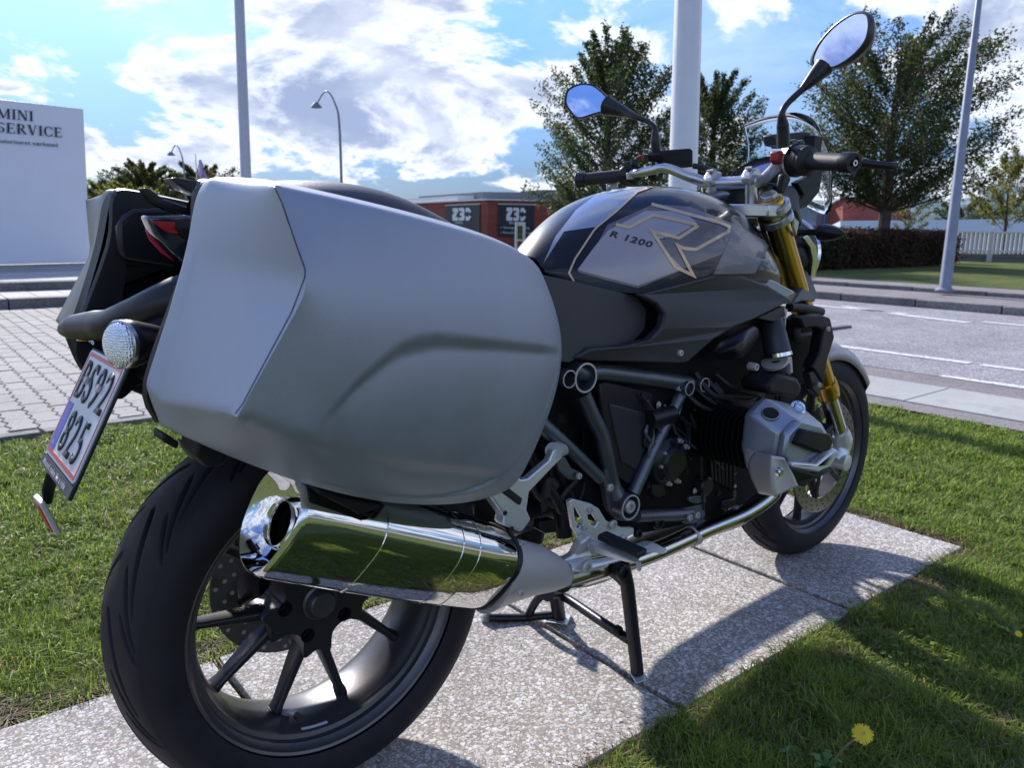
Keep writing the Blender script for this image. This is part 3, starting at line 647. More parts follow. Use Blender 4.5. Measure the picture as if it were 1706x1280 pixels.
for k in range(npk):
    p = F0+fd*(k+.5)*fl_/npk+FW*.02; MB().slab([Vector((*(p-fd*.028).xy, zmid+.004)), Vector((*(p+fd*.028).xy, zmid+.004)), Vector((*(p+fd*.028).xy, ztop)), Vector((*(p-fd*.028).xy, ztop))], FW*.02).build('picket', wht, fn, smooth=False)
for k in range(int(fl_/1.15)+1):
    p = F0+fd*k*1.15-FW*.02; MB().box((p.x, p.y, (FZ_+ztop)/2), (.11, .11, ztop-FZ_)).build('post', wht, fn)
for zz in (zmid+.05, ztop-.06): MB().slab([Vector((*(F0-FW*.01).xy, zz)), Vector((*(F1-FW*.01).xy, zz)), Vector((*(F1-FW*.01).xy, zz+.05)), Vector((*(F0-FW*.01).xy, zz+.05))], FW*.02).build('rail', wht, fn, smooth=False)
# ------------------------------------------------------------------ foliage
def leafmat(name):
    m, t, b, pos = pmat(name, .6, .3); at_ = nd(t, 'ShaderNodeAttribute', attribute_name='Col'); t.links.new(at_.outputs[0], b.inputs['Base Color'])
    tr = nd(t, 'ShaderNodeBsdfTranslucent'); t.links.new(at_.outputs[0], tr.inputs[0]); mx_ = nd(t, 'ShaderNodeMixShader', i_0=.5)
    t.links.new(b.outputs[0], mx_.inputs[1]); t.links.new(tr.outputs[0], mx_.inputs[2]); t.links.new(mx_.outputs[0], t.nodes['Material Output'].inputs[0]); return m
leaf_m = leafmat('leaves'); bark = mat('bark', (.075, .06, .052), 0, .9, bump=1, bscale=60, vary=.3, vscale=6)
def quads_mesh(name, C_, U, V_, col, m, parent=None):
    """many small leaf quads: centres C, half axes U and V, a colour each"""
    n = len(C_); vs = np.stack([C_-U, C_-V_*.9, C_+U, C_+V_*.9], 1).reshape(-1, 3)
    me = bpy.data.meshes.new(name); me.vertices.add(4*n); me.vertices.foreach_set('co', vs.ravel().astype(np.float32)); me.loops.add(4*n); me.loops.foreach_set('vertex_index', np.arange(4*n, dtype=np.int32))
    me.polygons.add(n); me.polygons.foreach_set('loop_start', np.arange(0, 4*n, 4, dtype=np.int32)); me.update(calc_edges=True)
    ca = me.color_attributes.new('Col', 'FLOAT_COLOR', 'POINT'); cc = np.ones((n, 4, 4), np.float32); cc[:, :, :3] = col[:, None, :]; ca.data.foreach_set('color', cc.ravel())
    return link(name, me, m, parent, False)
def rvec(n): v = RNG.normal(size=(n, 3)); return v/np.linalg.norm(v, axis=1)[:, None]
def palette(n, cols, w): i = RNG.choice(len(cols), n, p=np.array(w)/sum(w)); return np.array(cols)[i]*RNG.uniform(.6, 1.35, (n, 1))
def tree(label, px, D, ybase, ytop, halfw, nb, nl, leafs, cols, w, zc0=.25, shape='round', trunk=.14, name='tree', lean=0., up=.5, group=None, gz=None):
    base = PD(px, 400, D); base.z = FZ_ if gz is None else gz; top_ = PD(px, ytop, D).z; H = top_-base.z
    t = tag(empty(name, base), label, 'tree', group); tb = MB(); B = np.array(base)
    tb.tube([base, base+Vector((lean*.2, 0, H*.3)), base+Vector((lean*.6, .05, H*.6)), base+Vector((lean, 0, H*.92))], [trunk, trunk*.75, trunk*.45, trunk*.08], n=10, sm=4)
    Cs, cs = [], []; per = nl//nb
    for k in range(nb):
        f = zc0+(1-zc0)*((k+.5)/nb)**1.0*.93; az = k*2.399963+RNG.uniform(-.4, .4)
        env = {'round': math.sin(math.pi*min(1, max(.04, (f-zc0)/(1-zc0)*.86+.12)))**.7, 'cone': (1-(f-zc0)/(1-zc0))**.75*.95+.10, 'spread': math.sin(math.pi*min(1, max(.1, (f-zc0)/(1-zc0)*.62+.30)))**.6, 'tallround': (math.sin(math.pi*min(1, max(.05, (f-zc0)/(1-zc0)*.80+.18)))**.8)*(1-.45*(f-zc0)/(1-zc0)), 'upright': .55+.3*math.sin(math.pi*(f-zc0)/(1-zc0))}[shape]
        Lb = halfw*env*RNG.uniform(.62, 1.12); z0_ = base.z+H*max(.22 if shape == 'spread' else .12, f-.20*up-.06)
        p0 = np.array([base.x+lean*f, base.y, z0_]); p3 = np.array([base.x+lean*f+math.cos(az)*Lb, base.y+math.sin(az)*Lb, min(base.z+H*1.0, base.z+H*f+Lb*up*.35*RNG.uniform(.4, 1.5))])
        mid = (p0+p3)/2+np.array([0, 0, -.08*Lb*(1-up)+.02])
        tb.tube([p0, mid, p3], [trunk*.22*(1.1-f), trunk*.10*(1.1-f)+.006, .004], n=6, sm=3)
        s = RNG.uniform(.22, 1.03, per)**.8; P_ = (1-s)[:, None]**2*p0+2*(s*(1-s))[:, None]*mid+(s**2)[:, None]*p3
        tw = rvec(per)*(.10+.26*Lb*RNG.uniform(0, 1, per)**1.6*(1.15-s))[:, None]; tw[:, 2] *= .75
        # small sprays: leaves gather round twig points
        g = RNG.integers(0, max(2, per//14), per); gc = rvec(max(2, per//14)+1)*RNG.uniform(.05, .32, (max(2, per//14)+1, 1))*Lb*.55
        Cs.append(P_+tw*.55+gc[g]*(.4+.6*(1-np.abs(s-.6)))[:, None])
        for q_ in range(3):
            a_ = int(RNG.integers(0, per)); tb.tube([P_[a_], Cs[-1][a_]], [.010, .004], n=4, sm=0)
    C_ = np.concatenate(Cs); n = len(C_); U = rvec(n)*leafs*RNG.uniform(.6, 1.3, (n, 1)); R2 = rvec(n); V_ = np.cross(U, R2); V_ /= np.linalg.norm(V_, axis=1)[:, None]; V_ *= leafs*.5*RNG.uniform(.6, 1.2, (n, 1))
    tb.build('trunk', bark, t); cw = quads_mesh('crown', C_, U, V_, palette(n, cols, w), leaf_m, t)
    return t
G1, G2, G3, G4, G5 = (.055, .082, .032), (.085, .120, .036), (.034, .050, .028), (.17, .15, .04), (.27, .29, .06)
tree('tall green tree with a ragged top behind the left mirror', 1008, 21, 0, 50, 2.75, 96, 36000, .052, [G1, G2, G3, G4], [4, 4, 3, .8], .14, 'tallround', .15, up=.7)
tree('bushy green tree right of the thick white mast', 1180, 23, 0, 112, 2.35, 80, 30000, .052, [G1, G2, G3, G4], [4, 4, 3, .8], .10, 'tallround', .14, up=.6)
tree('large spreading tree with upright shoots beside the leaning lamp post', 1470, 19.5, 0, 52, 2.45, 90, 44000, .048, [G1, G2, G3, G4, (.10, .06, .04)], [4, 5, 2.5, .8, 1.2], .30, 'spread', .17, up=.65)
tree('slender yellow-leaved tree in front of the picket fence', 1672, 24.5, 0, 250, 1.25, 26, 5200, .055, [G4, G5, G2, (.26, .20, .05)], [2, 3, 2, 2], .42, 'spread', .06, up=.7)
tree('green tree cut off by the right edge of the picture', 1790, 22, 0, 110, 1.7, 40, 11000, .052, [G1, G2, G3], [4, 4, 2], .2, 'round', .13, up=.5)
tree('small young tree standing under the gable end', 1512, 30, 0, 320, .9, 14, 1500, .05, [G2, G5, G4], [3, 2, 1], .35, 'round', .05, up=.5)
tree('low bushy tree left of the slender yellow tree', 1600, 38, 0, 335, 1.8, 22, 5000, .08, [G1, G2, G4], [3, 3, 1], .2, 'round', .09)
tree('olive green tree left of centre between the street lamps', 250, 46, 0, 268, 2.6, 60, 20000, .10, [G1, G2, G4, (.15, .13, .045)], [3, 3, 2, 1.5], .05, 'round', .2, gz=.2)
tree('rounded tree with autumn tints behind the small flag', 338, 50, 0, 268, 2.6, 60, 20000, .10, [G1, G2, G4, (.20, .12, .04)], [3, 3, 2, 2], .05, 'round', .2, gz=.2)
tree('yellow green tree beside the right edge of the white sign', 176, 44, 0, 298, 1.9, 44, 13000, .09, [G5, G2, G4], [4, 2, 2], .05, 'round', .15, gz=.2)
tree('low yellow green tree in front of the olive green one', 226, 42, 0, 306, 2.0, 44, 14000, .09, [G5, G2, G4], [5, 2, 1.5], .05, 'round', .15, gz=.2)
# flag beside the far lamps
fb = PD(331, 345, 40); fg = tag(empty('flag', Vector((fb.x, fb.y, .2))), 'small lilac flag hanging from its pole above the far trees', 'flag')
MB().tube([Vector((fb.x, fb.y, .2)), Vector((fb.x, fb.y, PD(331, 258, 40).z))], [.04, .025], n=8, sm=0).build('pole', wht, fg)
rows_ = []
for i in range(7):
    t_0 = i/6; rows_.append([PD(331+(4+12*t_0)*j/4*1.0+.4*math.sin(j*2+i), 266+t_0*31+j*t_0*1.2, 40+.10*math.sin(j*1.9+i*.6)) for j in range(5)])
MB().loft(rows_, False, False).build('cloth', mat('flag_lilac', (.42, .30, .55), 0, .7), fg).modifiers.new('t', 'SOLIDIFY').thickness = .01
# hedge
def hedge(label, px0, yb0, px1, yb1, ytop, depth, cols, w, n, leafs):
    a, b_ = PZ(px0, yb0, FZ_), PZ(px1, yb1, FZ_); d = (b_-a); L_ = d.length; d.normalize(); nn = Vector((-d.y, d.x, 0)); nn = -nn if nn.dot(FW) < 0 else nn
    h = PD(px0, ytop, (a-CC).dot(FW)).z-FZ_; t = tag(empty('hedge', a), label, 'hedge')
    b = MB(); b.loft([[a+d*u+nn*(depth*.12)+Vector((0, 0, .05)), a+d*u+nn*depth*.9+Vector((0, 0, .05)), a+d*u+nn*depth*.85+Vector((0, 0, h*.88)), a+d*u+nn*depth*.16+Vector((0, 0, h*.88))] for u in (.1, L_-.1)]); b.build('branches', bark, t, smooth=False)
    u = RNG.uniform(0, L_, n); face = RNG.random(n); zz = np.where(face < .62, RNG.uniform(0.02, 1, n)*h, h*(.92+.10*RNG.random(n))); vv_ = np.where(face < .62, depth*.06*RNG.normal(size=n), RNG.uniform(0, depth, n))
    wob = .10*np.sin(u*2.1)+.07*np.sin(u*5.3+1); C_ = np.array(a)+u[:, None]*np.array(d)+(vv_+wob*.6)[:, None]*np.array(nn); C_[:, 2] += zz*(1+.06*np.sin(u*3.)); C_ += RNG.normal(size=(n, 3))*.035
    U = rvec(n)*leafs; V_ = np.cross(U, rvec(n)); V_ /= np.linalg.norm(V_, axis=1)[:, None]; V_ *= leafs*.55
    quads_mesh('foliage', C_, U, V_, palette(n, cols, w), leaf_m, t)
hedge('dark purple brown clipped hedge on the verge behind the road', 1395, 449, 1578, 442, 387, 1.2, [(.085, .048, .036), (.11, .060, .042), (.050, .034, .026), (.06, .075, .03)], [5, 3, 3, 2], 24000, .035)
hedge('greener end of the hedge behind the front indicator', 1300, 452, 1394, 449, 390, 1.2, [(.060, .030, .030), (.05, .065, .028), (.08, .09, .04)], [3, 4, 2], 9000, .035)
hedge('dark brown end clump between the hedge and the picket fence', 1579, 440, 1594, 439, 396, .9, [(.060, .030, .030), (.04, .03, .022)], [3, 3], 1500, .035)
bz = PZ(1685, 432, FZ_)
n_ = 2600; C_ = np.array(bz)+rvec(n_)*RNG.uniform(.25, .5, (n_, 1))*np.array([.9, .9, .55]); C_[:, 2] = np.abs(C_[:, 2]-FZ_)+FZ_
bs = tag(empty('round_shrub', bz), 'small pale round shrub at the foot of the picket fence', 'shrub'); U = rvec(n_)*.04; V_ = np.cross(U, rvec(n_))
quads_mesh('foliage', C_, U, V_, palette(n_, [(.12, .11, .11), (.08, .08, .06)], [1, 1]), leaf_m, bs)
# ================================================================== MOTORCYCLE
bike = tag(empty('motorcycle'), 'large grey and night-black motorcycle with side cases parked on its centre stand', 'motorcycle')
Y = Vector((0, 1, 0))
# ---------------- wheels
def make_tyre(name, R, w, parent, x0, z0, y0, ngro, nth=900):
    k = w/.19
    half = [(.088, .2315), (.0935, .240), (.0965, .254), (.0955, .268), (.091, .279), (.085, .287)]
    prof = [(-a*k, R-(.3155-b) if b > .233 else b) for a, b in half]
    ns = 150 if w > .15 else 96
    for i in range(ns+1):
        s = -1+2*i/ns; a = s*1.25; prof.append((.0835*k*math.sin(a)/math.sin(1.25), R-.0255*(1-math.cos(a))/(1-math.cos(1.25))))
    prof += [(a*k, R-(.3155-b) if b > .233 else b) for a, b in half[::-1]]
    m = len(prof); th = np.linspace(0, 2*np.pi, nth, endpoint=False); V = np.zeros((nth, m, 3)); DP = np.zeros((nth, m))
    for j, (yy, r) in enumerate(prof):
        s = yy/(.0835*k); a = abs(s); depth = np.zeros(nth)
        if a < .97 and r > R-.03:
            sd = 1 if s > 0 else -1
            for (ph, lo, hi, cur, wd) in ((0, .05, .84, 1.1, .040), (.42, .30, .95, .8, .030), (.72, .52, .97, .6, .022)):
                if lo < a < hi:
                    u = (a-lo)/(hi-lo); cc = cur*(a**1.6)*.55+ph*2*np.pi/ngro+(np.pi/ngro if sd > 0 else 0)
                    d = ((th-cc+np.pi/ngro) % (2*np.pi/ngro))-np.pi/ngro; ww = wd*(.35+.65*math.sin(math.pi*min(1, u*1.02))**.7)
                    depth = np.maximum(depth, np.clip((ww-np.abs(d))/(.013), 0, 1))
        rr = r-depth*.0065; DP[:, j] = depth
        V[:, j, 0] = x0+rr*np.cos(th); V[:, j, 1] = y0+yy; V[:, j, 2] = z0+rr*np.sin(th)
    me = bpy.data.meshes.new(name); idx = np.arange(nth*m).reshape(nth, m); nx = np.roll(idx, -1, 0)
    F = np.stack([idx[:, :-1], idx[:, 1:], nx[:, 1:], nx[:, :-1]], -1).reshape(-1, 4)
    me.from_pydata(V.reshape(-1, 3).tolist(), [], F.tolist())
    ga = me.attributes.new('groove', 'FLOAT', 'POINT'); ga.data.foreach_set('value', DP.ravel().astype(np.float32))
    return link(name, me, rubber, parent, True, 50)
def rim_prof(hw):
    return [(-hw-.004, .2335), (-hw-.006, .230), (-hw-.004, .226), (-hw+.002, .2235), (-hw+.008, .2175), (-hw+.016, .2155), (-hw+.0185, .2085), (-hw+.028, .2065), (-hw+.034, .2025), (-.022, .198), (.022, .198), (hw-.034, .2025), (hw-.018, .2085), (hw-.008, .2175), (hw-.002, .2235), (hw+.004, .226), (hw+.006, .230), (hw+.004, .2335)]
def spoke(b, c, ang, ang2, r1, r2, w1, w2, d1, d2, y1, y2):
    a = Vector((math.cos(ang), 0, math.sin(ang)))*r1; e = Vector((math.cos(ang2), 0, math.sin(ang2)))*r2
    d = (e-a).normalized(); n = Vector((-d.z, 0, d.x)); rings = []
    for t in (0, .12, .5, .88, 1):
        p = c+a.lerp(e, t)+Y*(y1+(y2-y1)*t); w = w1+(w2-w1)*t; dd = d1+(d2-d1)*t
        if t == 1: w *= 1.5; dd *= 1.15
        rings.append([p+n*w*u+Y*dd*v for u, v in ((-.5, .42), (-.5, -.2), (-.30, -.5), (.30, -.5), (.5, -.2), (.5, .42))])
    b.loft(rings)
cr = Vector((0, -.007, .315))
rw = MB().lathe(rim_prof(.078), cr, n=128).build('rear_wheel', rimm, bike, ang=28)
make_tyre('tyre', .315, .19, rw, 0, .315, -.007, 13)
sp = MB()
for k in range(5):
    c0 = rad(-94+72*k)
    for s in (-1, 1): spoke(sp, cr, c0+s*rad(9), c0+s*rad(17.5), .072, .199, .022, .013, .036, .026, .003, .0)
for k in range(10):
    pass
sp.build('spokes', spoke_m, rw, bv=.003)
hubp = []
for k in range(5):
    c0 = rad(-94+72*k)
    for da, r in ((-24, .058), (-14, .084), (0, .074), (14, .084), (24, .058)): hubp.append(cr+Vector((math.cos(c0+rad(da)), 0, math.sin(c0+rad(da))))*r*1.14+Y*-.028)
holes = []
for k in range(5):
    a = rad(-112+72*k); c = cr+Vector((math.cos(a), 0, math.sin(a)))*.058+Y*-.028
    holes.append([c+Vector((math.cos(t), 0, math.sin(t)))*.0125 for t in [2*math.pi*i/20 for i in range(20)]])
hb = MB().slab(crom(hubp, 4, True), (0, .062, 0), holes); hb.build('hub_plate', spoke_m, rw, bv=.003)
MB().lathe([(-.027, .030), (-.031, .030), (-.033, .026), (-.044, .022), (-.046, .020), (-.046, .0001)], cr, n=32).build('axle_cap', rimm, rw)
for k in range(5):
    a = rad(-112+72*k); c = cr+Vector((math.cos(a), 0, math.sin(a)))*.058+Y*-.003
    MB().lathe([(0, .0001), (0, .0125), (-.004, .0125), (-.008, .009), (-.008, .005), (-.002, .004), (-.002, .0001)], c, n=18).build('wheel_bolt', plastic_s, rw)
a = rad(-108); vc = cr+Vector((math.cos(a), 0, math.sin(a)))*.196+Y*-.012
MB().tube([vc, vc+Vector((.004, -.016, .006)), vc+Vector((.006, -.034, .010))], [.0065, .0055, .0050], n=12, sm=3).build('valve', steel, rw)
MB().tube([vc+Vector((.006, -.034, .010)), vc+Vector((.007, -.046, .012))], [.0062, .0058], n=12, sm=0).build('valve_cap', rubber2, rw)
# lettering cut from the rim label and the sidewall
lab = MB()
for i in range(8):
    a = rad(-104+i*1.6); b_ = rad(-104+(i+1)*1.6)
    q = lambda a, yy, r: cr+Vector((math.cos(a)*r, yy, math.sin(a)*r))
    lab.add([q(a, -.0545, .2065), q(b_, -.0545, .2065), q(b_, -.0455, .2050), q(a, -.0455, .2050)], [(0, 1, 2, 3)])
lab.build('rim_label', white_p, rw)
def disc(name, cx, y, cz, R, r, th, m, parent, nh):
    prof = [(y, r), (y, R), (y+th, R), (y+th, r)]; b = MB(); b.lathe([(0, r), (0, R), (th, R), (th, r)], (cx, y, cz), n=96, closed=True)
    o = b.build(name, m, parent, ang=30); h = MB()
    for k in range(nh):
        a = 2*math.pi*k/nh; rr = r+(R-r)*(.2+.3*(k % 3)); c = Vector((cx+rr*math.cos(a), y, cz+rr*math.sin(a)))
        for sgn, yy in ((-1, y-.0004), (1, y+th+.0004)):
            pts = [c+Vector((.0038*math.cos(t), yy-y, .0038*math.sin(t))) for t in [2*math.pi*i/10 for i in range(10)]]
            h.add(pts, [tuple(range(10))])
    h.build('drill_holes', ink if cx > 1 else steel, o); return o
rd = disc('rear_brake_disc', 0, .082, .315, .138, .092, .005, disc_m, bike, 60)
ca = MB()
for k in range(6): a = 2*math.pi*k/6; spoke(ca, Vector((0, .085, .315)), a, a+.25, .03, .095, .02, .012, .008, .006, 0, 0)
ca.build('disc_carrier', plastic_s, rd)
img_plate('rear_caliper', [(455, 880), (490, 890), (510, 930), (505, 975), (470, 985), (440, 960), (436, 915)], .07, .07, plastic_s, bike, .006)
# swing arm and final drive on the far side
MB().tube([(.0, .125, .315), (.12, .135, .33), (.32, .13, .36), (.52, .09, .40)], [.075, .062, .048, .05], n=16).build('swing_arm', plastic_s, bike)
MB().lathe([(-.06, .001), (-.06, .06), (-.03, .085), (.03, .085), (.05, .06), (.05, .001)], (0, .13, .315)).build('final_drive', plastic_s, bike)
# front
FX, FZ = 1.515, .300; cf = Vector((FX, -.004, FZ))
fwh = MB().lathe(rim_prof(.052), cf, n=96).build('front_wheel', rimm, bike, ang=28)
make_tyre('tyre', .300, .122, fwh, FX, FZ, -.004, 13, 700)
sp = MB()
for k in range(5):
    c0 = rad(-75+72*k)
    for s in (-1, 1): spoke(sp, cf, c0+s*rad(9), c0+s*rad(16), .03, .199, .024, .013, .034, .022, 0, 0)
sp.cyl(cf-Y*.05, cf+Y*.05, .04)
sp.build('spokes', spoke_m, fwh, bv=.003)
for yy in (-.072, .064):
    d = disc('front_brake_disc', FX, yy, FZ, .160, .118, .0045, disc_m, bike, 84); ca = MB()
    for k in range(6): a = 2*math.pi*k/6; spoke(ca, Vector((FX, yy+.002, FZ)), a, a+.3, .03, .12, .018, .012, .006, .006, 0, 0)
    ca.build('disc_carrier', plastic_s, d)
# ---------------- side cases
cv = []
def V3(rows):
    out = []
    for r in rows: out.append([P(a, b, c) for a, b, c in r])
    return out
top = [(340, 303, -.225), (356, 290, -.245), (436, 290, -.31), (600, 327, -.325), (740, 362, -.315), (846, 398, -.29), (895, 440, -.27)]
r1 = [(323, 330, -.225), (342, 306, -.25), (460, 308, -.415), (600, 338, -.425), (740, 375, -.415), (862, 410, -.385), (925, 462, -.33)]
r2 = [(313, 428, -.225), (325, 444, -.25), (515, 480, -.46), (640, 515, -.468), (770, 550, -.458), (905, 582, -.425), (985, 596, -.345)]
r3 = [(241, 640, -.225), (268, 668, -.255), (395, 695, -.445), (540, 742, -.445), (690, 785, -.430), (830, 812, -.395), (905, 776, -.325)]
r4 = [(268, 716, -.225), (292, 728, -.25), (400, 782, -.33), (530, 832, -.345), (665, 864, -.335), (790, 856, -.305), (868, 822, -.275)]
R_ = V3([top, r1, r2, r3, r4])
def inner(p, dz=0, dx=0): return Vector((p.x+dx, -.205, p.z+dz))
rin_t = [inner(p, -.004) for p in R_[0]]; rin_b = [inner(p, .006) for p in R_[4]]
for q in R_: q.append(Vector((q[6].x+.012, -.205, q[6].z)))
rin_t.append(Vector((rin_t[6].x+.01, -.205, rin_t[6].z-.004))); rin_b.append(Vector((rin_b[6].x+.01, -.205, rin_b[6].z+.006)))
for r in R_: r.insert(0, Vector((r[0].x+.006, -.205, r[0].z)))
rin_t.insert(0, Vector((rin_t[0].x+.006, -.205, rin_t[0].z))); rin_b.insert(0, Vector((rin_b[0].x+.006, -.205, rin_b[0].z)))
rows = [rin_t]+R_+[rin_b]; nc = len(rows[0]); verts = [p for r in rows for p in r]; faces = []
ix = lambda i, j: i*nc+j
for i in range(len(rows)-1):
    for j in range(nc-1): faces.append((ix(i, j), ix(i, j+1), ix(i+1, j+1), ix(i+1, j)))
cre = []
for i, w in ((1, .6), (2, 1.), (3, 1.)): cre.append((ix(i, 3), ix(i+1, 3), w))
for j in range(3, 7): cre.append((ix(2, j), ix(2, j+1), .78))
for j in range(1, 3): cre.append((ix(4, j), ix(4, j+1), .75))
for j in range(2, 3): cre.append((ix(3, j), ix(3, j+1), .45))
for i in (1, 2, 3, 4): cre.append((ix(i, 2), ix(i+1, 2), .55)); cre.append((ix(i, 1), ix(i+1, 1), .75))
cre.append((ix(4, 3), ix(4, 4), .7)); cre.append((ix(4, 4), ix(4, 5), .3))
for i in range(len(rows)): pass
def detail(me, mirror):
    """the moulded sweep and the lower groove of the lid, pressed a few millimetres in"""
    def interp(xs, ys, x): return float(np.interp(x, xs, ys))
    for v in me.vertices:
        p = Vector((v.co.x, -v.co.y if mirror else v.co.y, v.co.z))
        if p.y > -.36: continue
        d = p-CC; z = d.dot(FW); px, py = 853+CF*d.dot(RT)/z, 640-CF*d.dot(UP)/z
        # the sweep: u runs along it, v across
        if 535 < px < 945:
            up_ = interp([535, 600, 640, 670, 700, 730, 800, 940], [700, 630, 592, 567, 556, 553, 562, 580], px)
            wd = interp([535, 600, 640, 700, 760, 850, 940], [14, 20, 28, 36, 27, 18, 12], px)
            fade = interp([535, 600, 900, 945], [0, 1, .8, 0], px); t = (py-up_)/wd
            if t > 0:
                h = (min(1, t)**2*(3-2*min(1, t))); back = math.exp(-max(0, t-1)*wd/95.)
                v.co.y += (-1 if mirror else 1)*.011*h*back*fade
        if 480 < px < 845:
            up_ = interp([480, 540, 620, 700, 830], [712, 735, 752, 764, 777], px); wd = interp([480, 560, 700, 830], [12, 18, 28, 24], px)
            fade = interp([480, 560, 800, 845], [0, 1, 1, .3], px); t = (py-up_)/wd
            if t > 0:
                h = (min(1, t)**2*(3-2*min(1, t))); back = math.exp(-max(0, t-1)*wd/60.)
                v.co.y += (-1 if mirror else 1)*.0060*h*back*fade
for mir in (False, True):
    vv = [Vector((p.x, -p.y, p.z)) for p in verts] if mir else verts
    o = cage('side_case', vv, faces, silver, bike, cre, 5)
    me = bake(o); me.set_sharp_from_angle(angle=rad(14)); detail(me, mir); me.update()
    o['label'] = 'left granite grey side case' if mir else 'right granite grey side case'
    if mir:
        me.materials.append(plastic_s)
        for q in me.polygons:
            if q.center.y < .475: q.material_index = 1
    if not mir: case_r = o
    else: case_l = o
    s = -1 if mir else 1
    # black inner shell, its edge ring and the feet that hook on the carrier
    mid = [Vector((p.x, -.205*s, p.z)) for p in ([rows[0][j] for j in range(1, 8)]+[rows[k][8] for k in range(2, 5)]+[rows[6][j] for j in range(7, 0, -1)]+[rows[4][0], rows[3][0], rows[2][0]])]
    ctr = sum(mid, Vector())/len(mid)
    ring = lambda f, y: [Vector((ctr.x+(p.x-ctr.x)*f, y*s, ctr.z+(p.z-ctr.z)*f)) for p in mid]
    b = MB().loft([crom(ring(.99, -.206), 4, True), crom(ring(1.0, -.196), 4, True), crom(ring(.985, -.188), 4, True), crom(ring(.93, -.186), 4, True)], True, True)
    b.build('inner_shell', plastic, o)
ct = bvh_of(case_r)
drape('lid_seam', stroke([(455, 306), (470, 338), (490, 398), (508, 448), (508, 462), (486, 520), (440, 606), (405, 672), (392, 690)], 1.7), ct, .0004, ink, case_r, 4)
# far case: raised inner panel and the recess below it
img_plate('inner_panel', [(196, 378), (205, 358), (222, 348), (300, 346), (420, 372), (440, 440), (300, 447), (206, 432), (198, 415)], .165, .03, plastic_s, case_l, .006)
img_plate('inner_recess', [(206, 434), (300, 449), (420, 455), (440, 560), (330, 640), (240, 650), (180, 560), (200, 500)], .186, .01, plastic, case_l, .004)
img_plate('lock_emblem', [(208, 363), (215, 371), (208, 378), (201, 371)], .163, .004, ink, case_l, .001)
# seam of the lid
def seam(m_, s):
    pts = [Vector((p.x, (p.y+.004)*1.0, p.z)) for p in (R_[4][2], R_[3][1], R_[2][1], R_[1][1], R_[0][1])]
# brackets below the right case
img_plate('case_foot', [(272, 722), (300, 738), (296, 750), (270, 736)], -.23, .04, plastic, case_r, .003)
img_plate('case_foot', [(330, 735), (385, 752), (376, 775), (345, 782), (325, 760)], -.26, .06, plastic, case_r, .004)
img_plate('case_foot', [(575, 828), (645, 842), (628, 866), (598, 858), (585, 850), (528, 822), (530, 812)], -.30, .06, plastic, case_r, .004)
img_plate('case_foot', [(140, 598), (165, 610), (160, 618), (138, 610)], .25, .03, plastic, case_l, .003)
img_plate('case_carrier', [(300, 735), (345, 748), (338, 770), (318, 765)], -.20, .02, frame_m, bike, .003)
# ---------------- muffler
mc0, mc1 = P(458, 872, -.235), P(815, 946, -.202)
axd = (mc1-mc0).normalized(); vy = Vector((0, -1, 0)); vu = (vy-axd*vy.dot(axd)).normalized(); vv = vu.cross(axd); vv = -vv if vv.z < 0 else vv
KS = 1.13
sec = [(a*KS, b*KS*.97) for a, b in [(-.050, .040), (-.056, .0), (-.050, -.034), (-.028, -.058), (.004, -.064), (.026, -.052), (.050, -.008), (.057, .020), (.050, .042), (.030, .058), (.006, .064), (-.030, .062)]]
def ring(c, k=1., ku=None, sh=(0, 0)):
    return crom([c+vu*(u*(ku or k)+sh[0])+vv*(w*k+sh[1]) for u, w in sec], 6, True)
Lm = (mc1-mc0).length; mf = MB()
ts = [(0.0, .985), (.02, 1.0), (.15, 1.015), (.30, 1.03), (.302, 1.045), (.312, 1.045), (.314, 1.03), (.50, 1.035), (.66, 1.03), (.662, 1.043), (.668, 1.043), (.670, 1.03), (.75, 1.025), (.752, 1.038), (.758, 1.038), (.76, 1.02), (.85, 1.005), (.94, .98), (.985, .94)]
body = MB().loft([ring(mc0.lerp(mc1, t), k) for t, k in ts], True, False).build('muffler', chrome, bike, ang=40)
outc = mc0+vu*.013+vv*.004
er = [ring(mc0, .985), ring(mc0-axd*.008, .96), ring(mc0-axd*.010, .91), ring(mc0-axd*.004, .86), ring(mc0+axd*.014+vu*.008, .72, .70)]
circ_ = lambda c, r, ru=None: [c+vu*math.cos(t)*(ru or r)+vv*math.sin(t)*r for t in [2*math.pi*i/72 for i in range(72)]]
def align(rg, c):
    import math as mm
    out = []; n = len(rg); base = [(mm.atan2((p-c).dot(vv), (p-c).dot(vu))) for p in rg]
    return base
ang_ = align(er[-1], outc)
circ_a = lambda c, r: [c+(vu*math.cos(t)+vv*math.sin(t))*r for t in ang_]
MB().loft(er+[circ_a(outc+axd*.018, .0345)], True, False).build('end_cap', chrome, body, ang=50)
MB().lathe([(-.022, .0375), (-.010, .0360), (-.002, .0335), (.004, .0315), (.006, .0295), (.004, .0275), (-.004, .0260), (-.03, .0252), (-.05, .0252)], outc, -axd, 64).build('outlet_collar', chrome, body, ang=60)
MB().loft([circ_a(outc+axd*.012, .0254), circ_a(outc+axd*.10, .0254), circ_a(outc+axd*.10, .001)], True, False).build('outlet_pipe', dark, body)
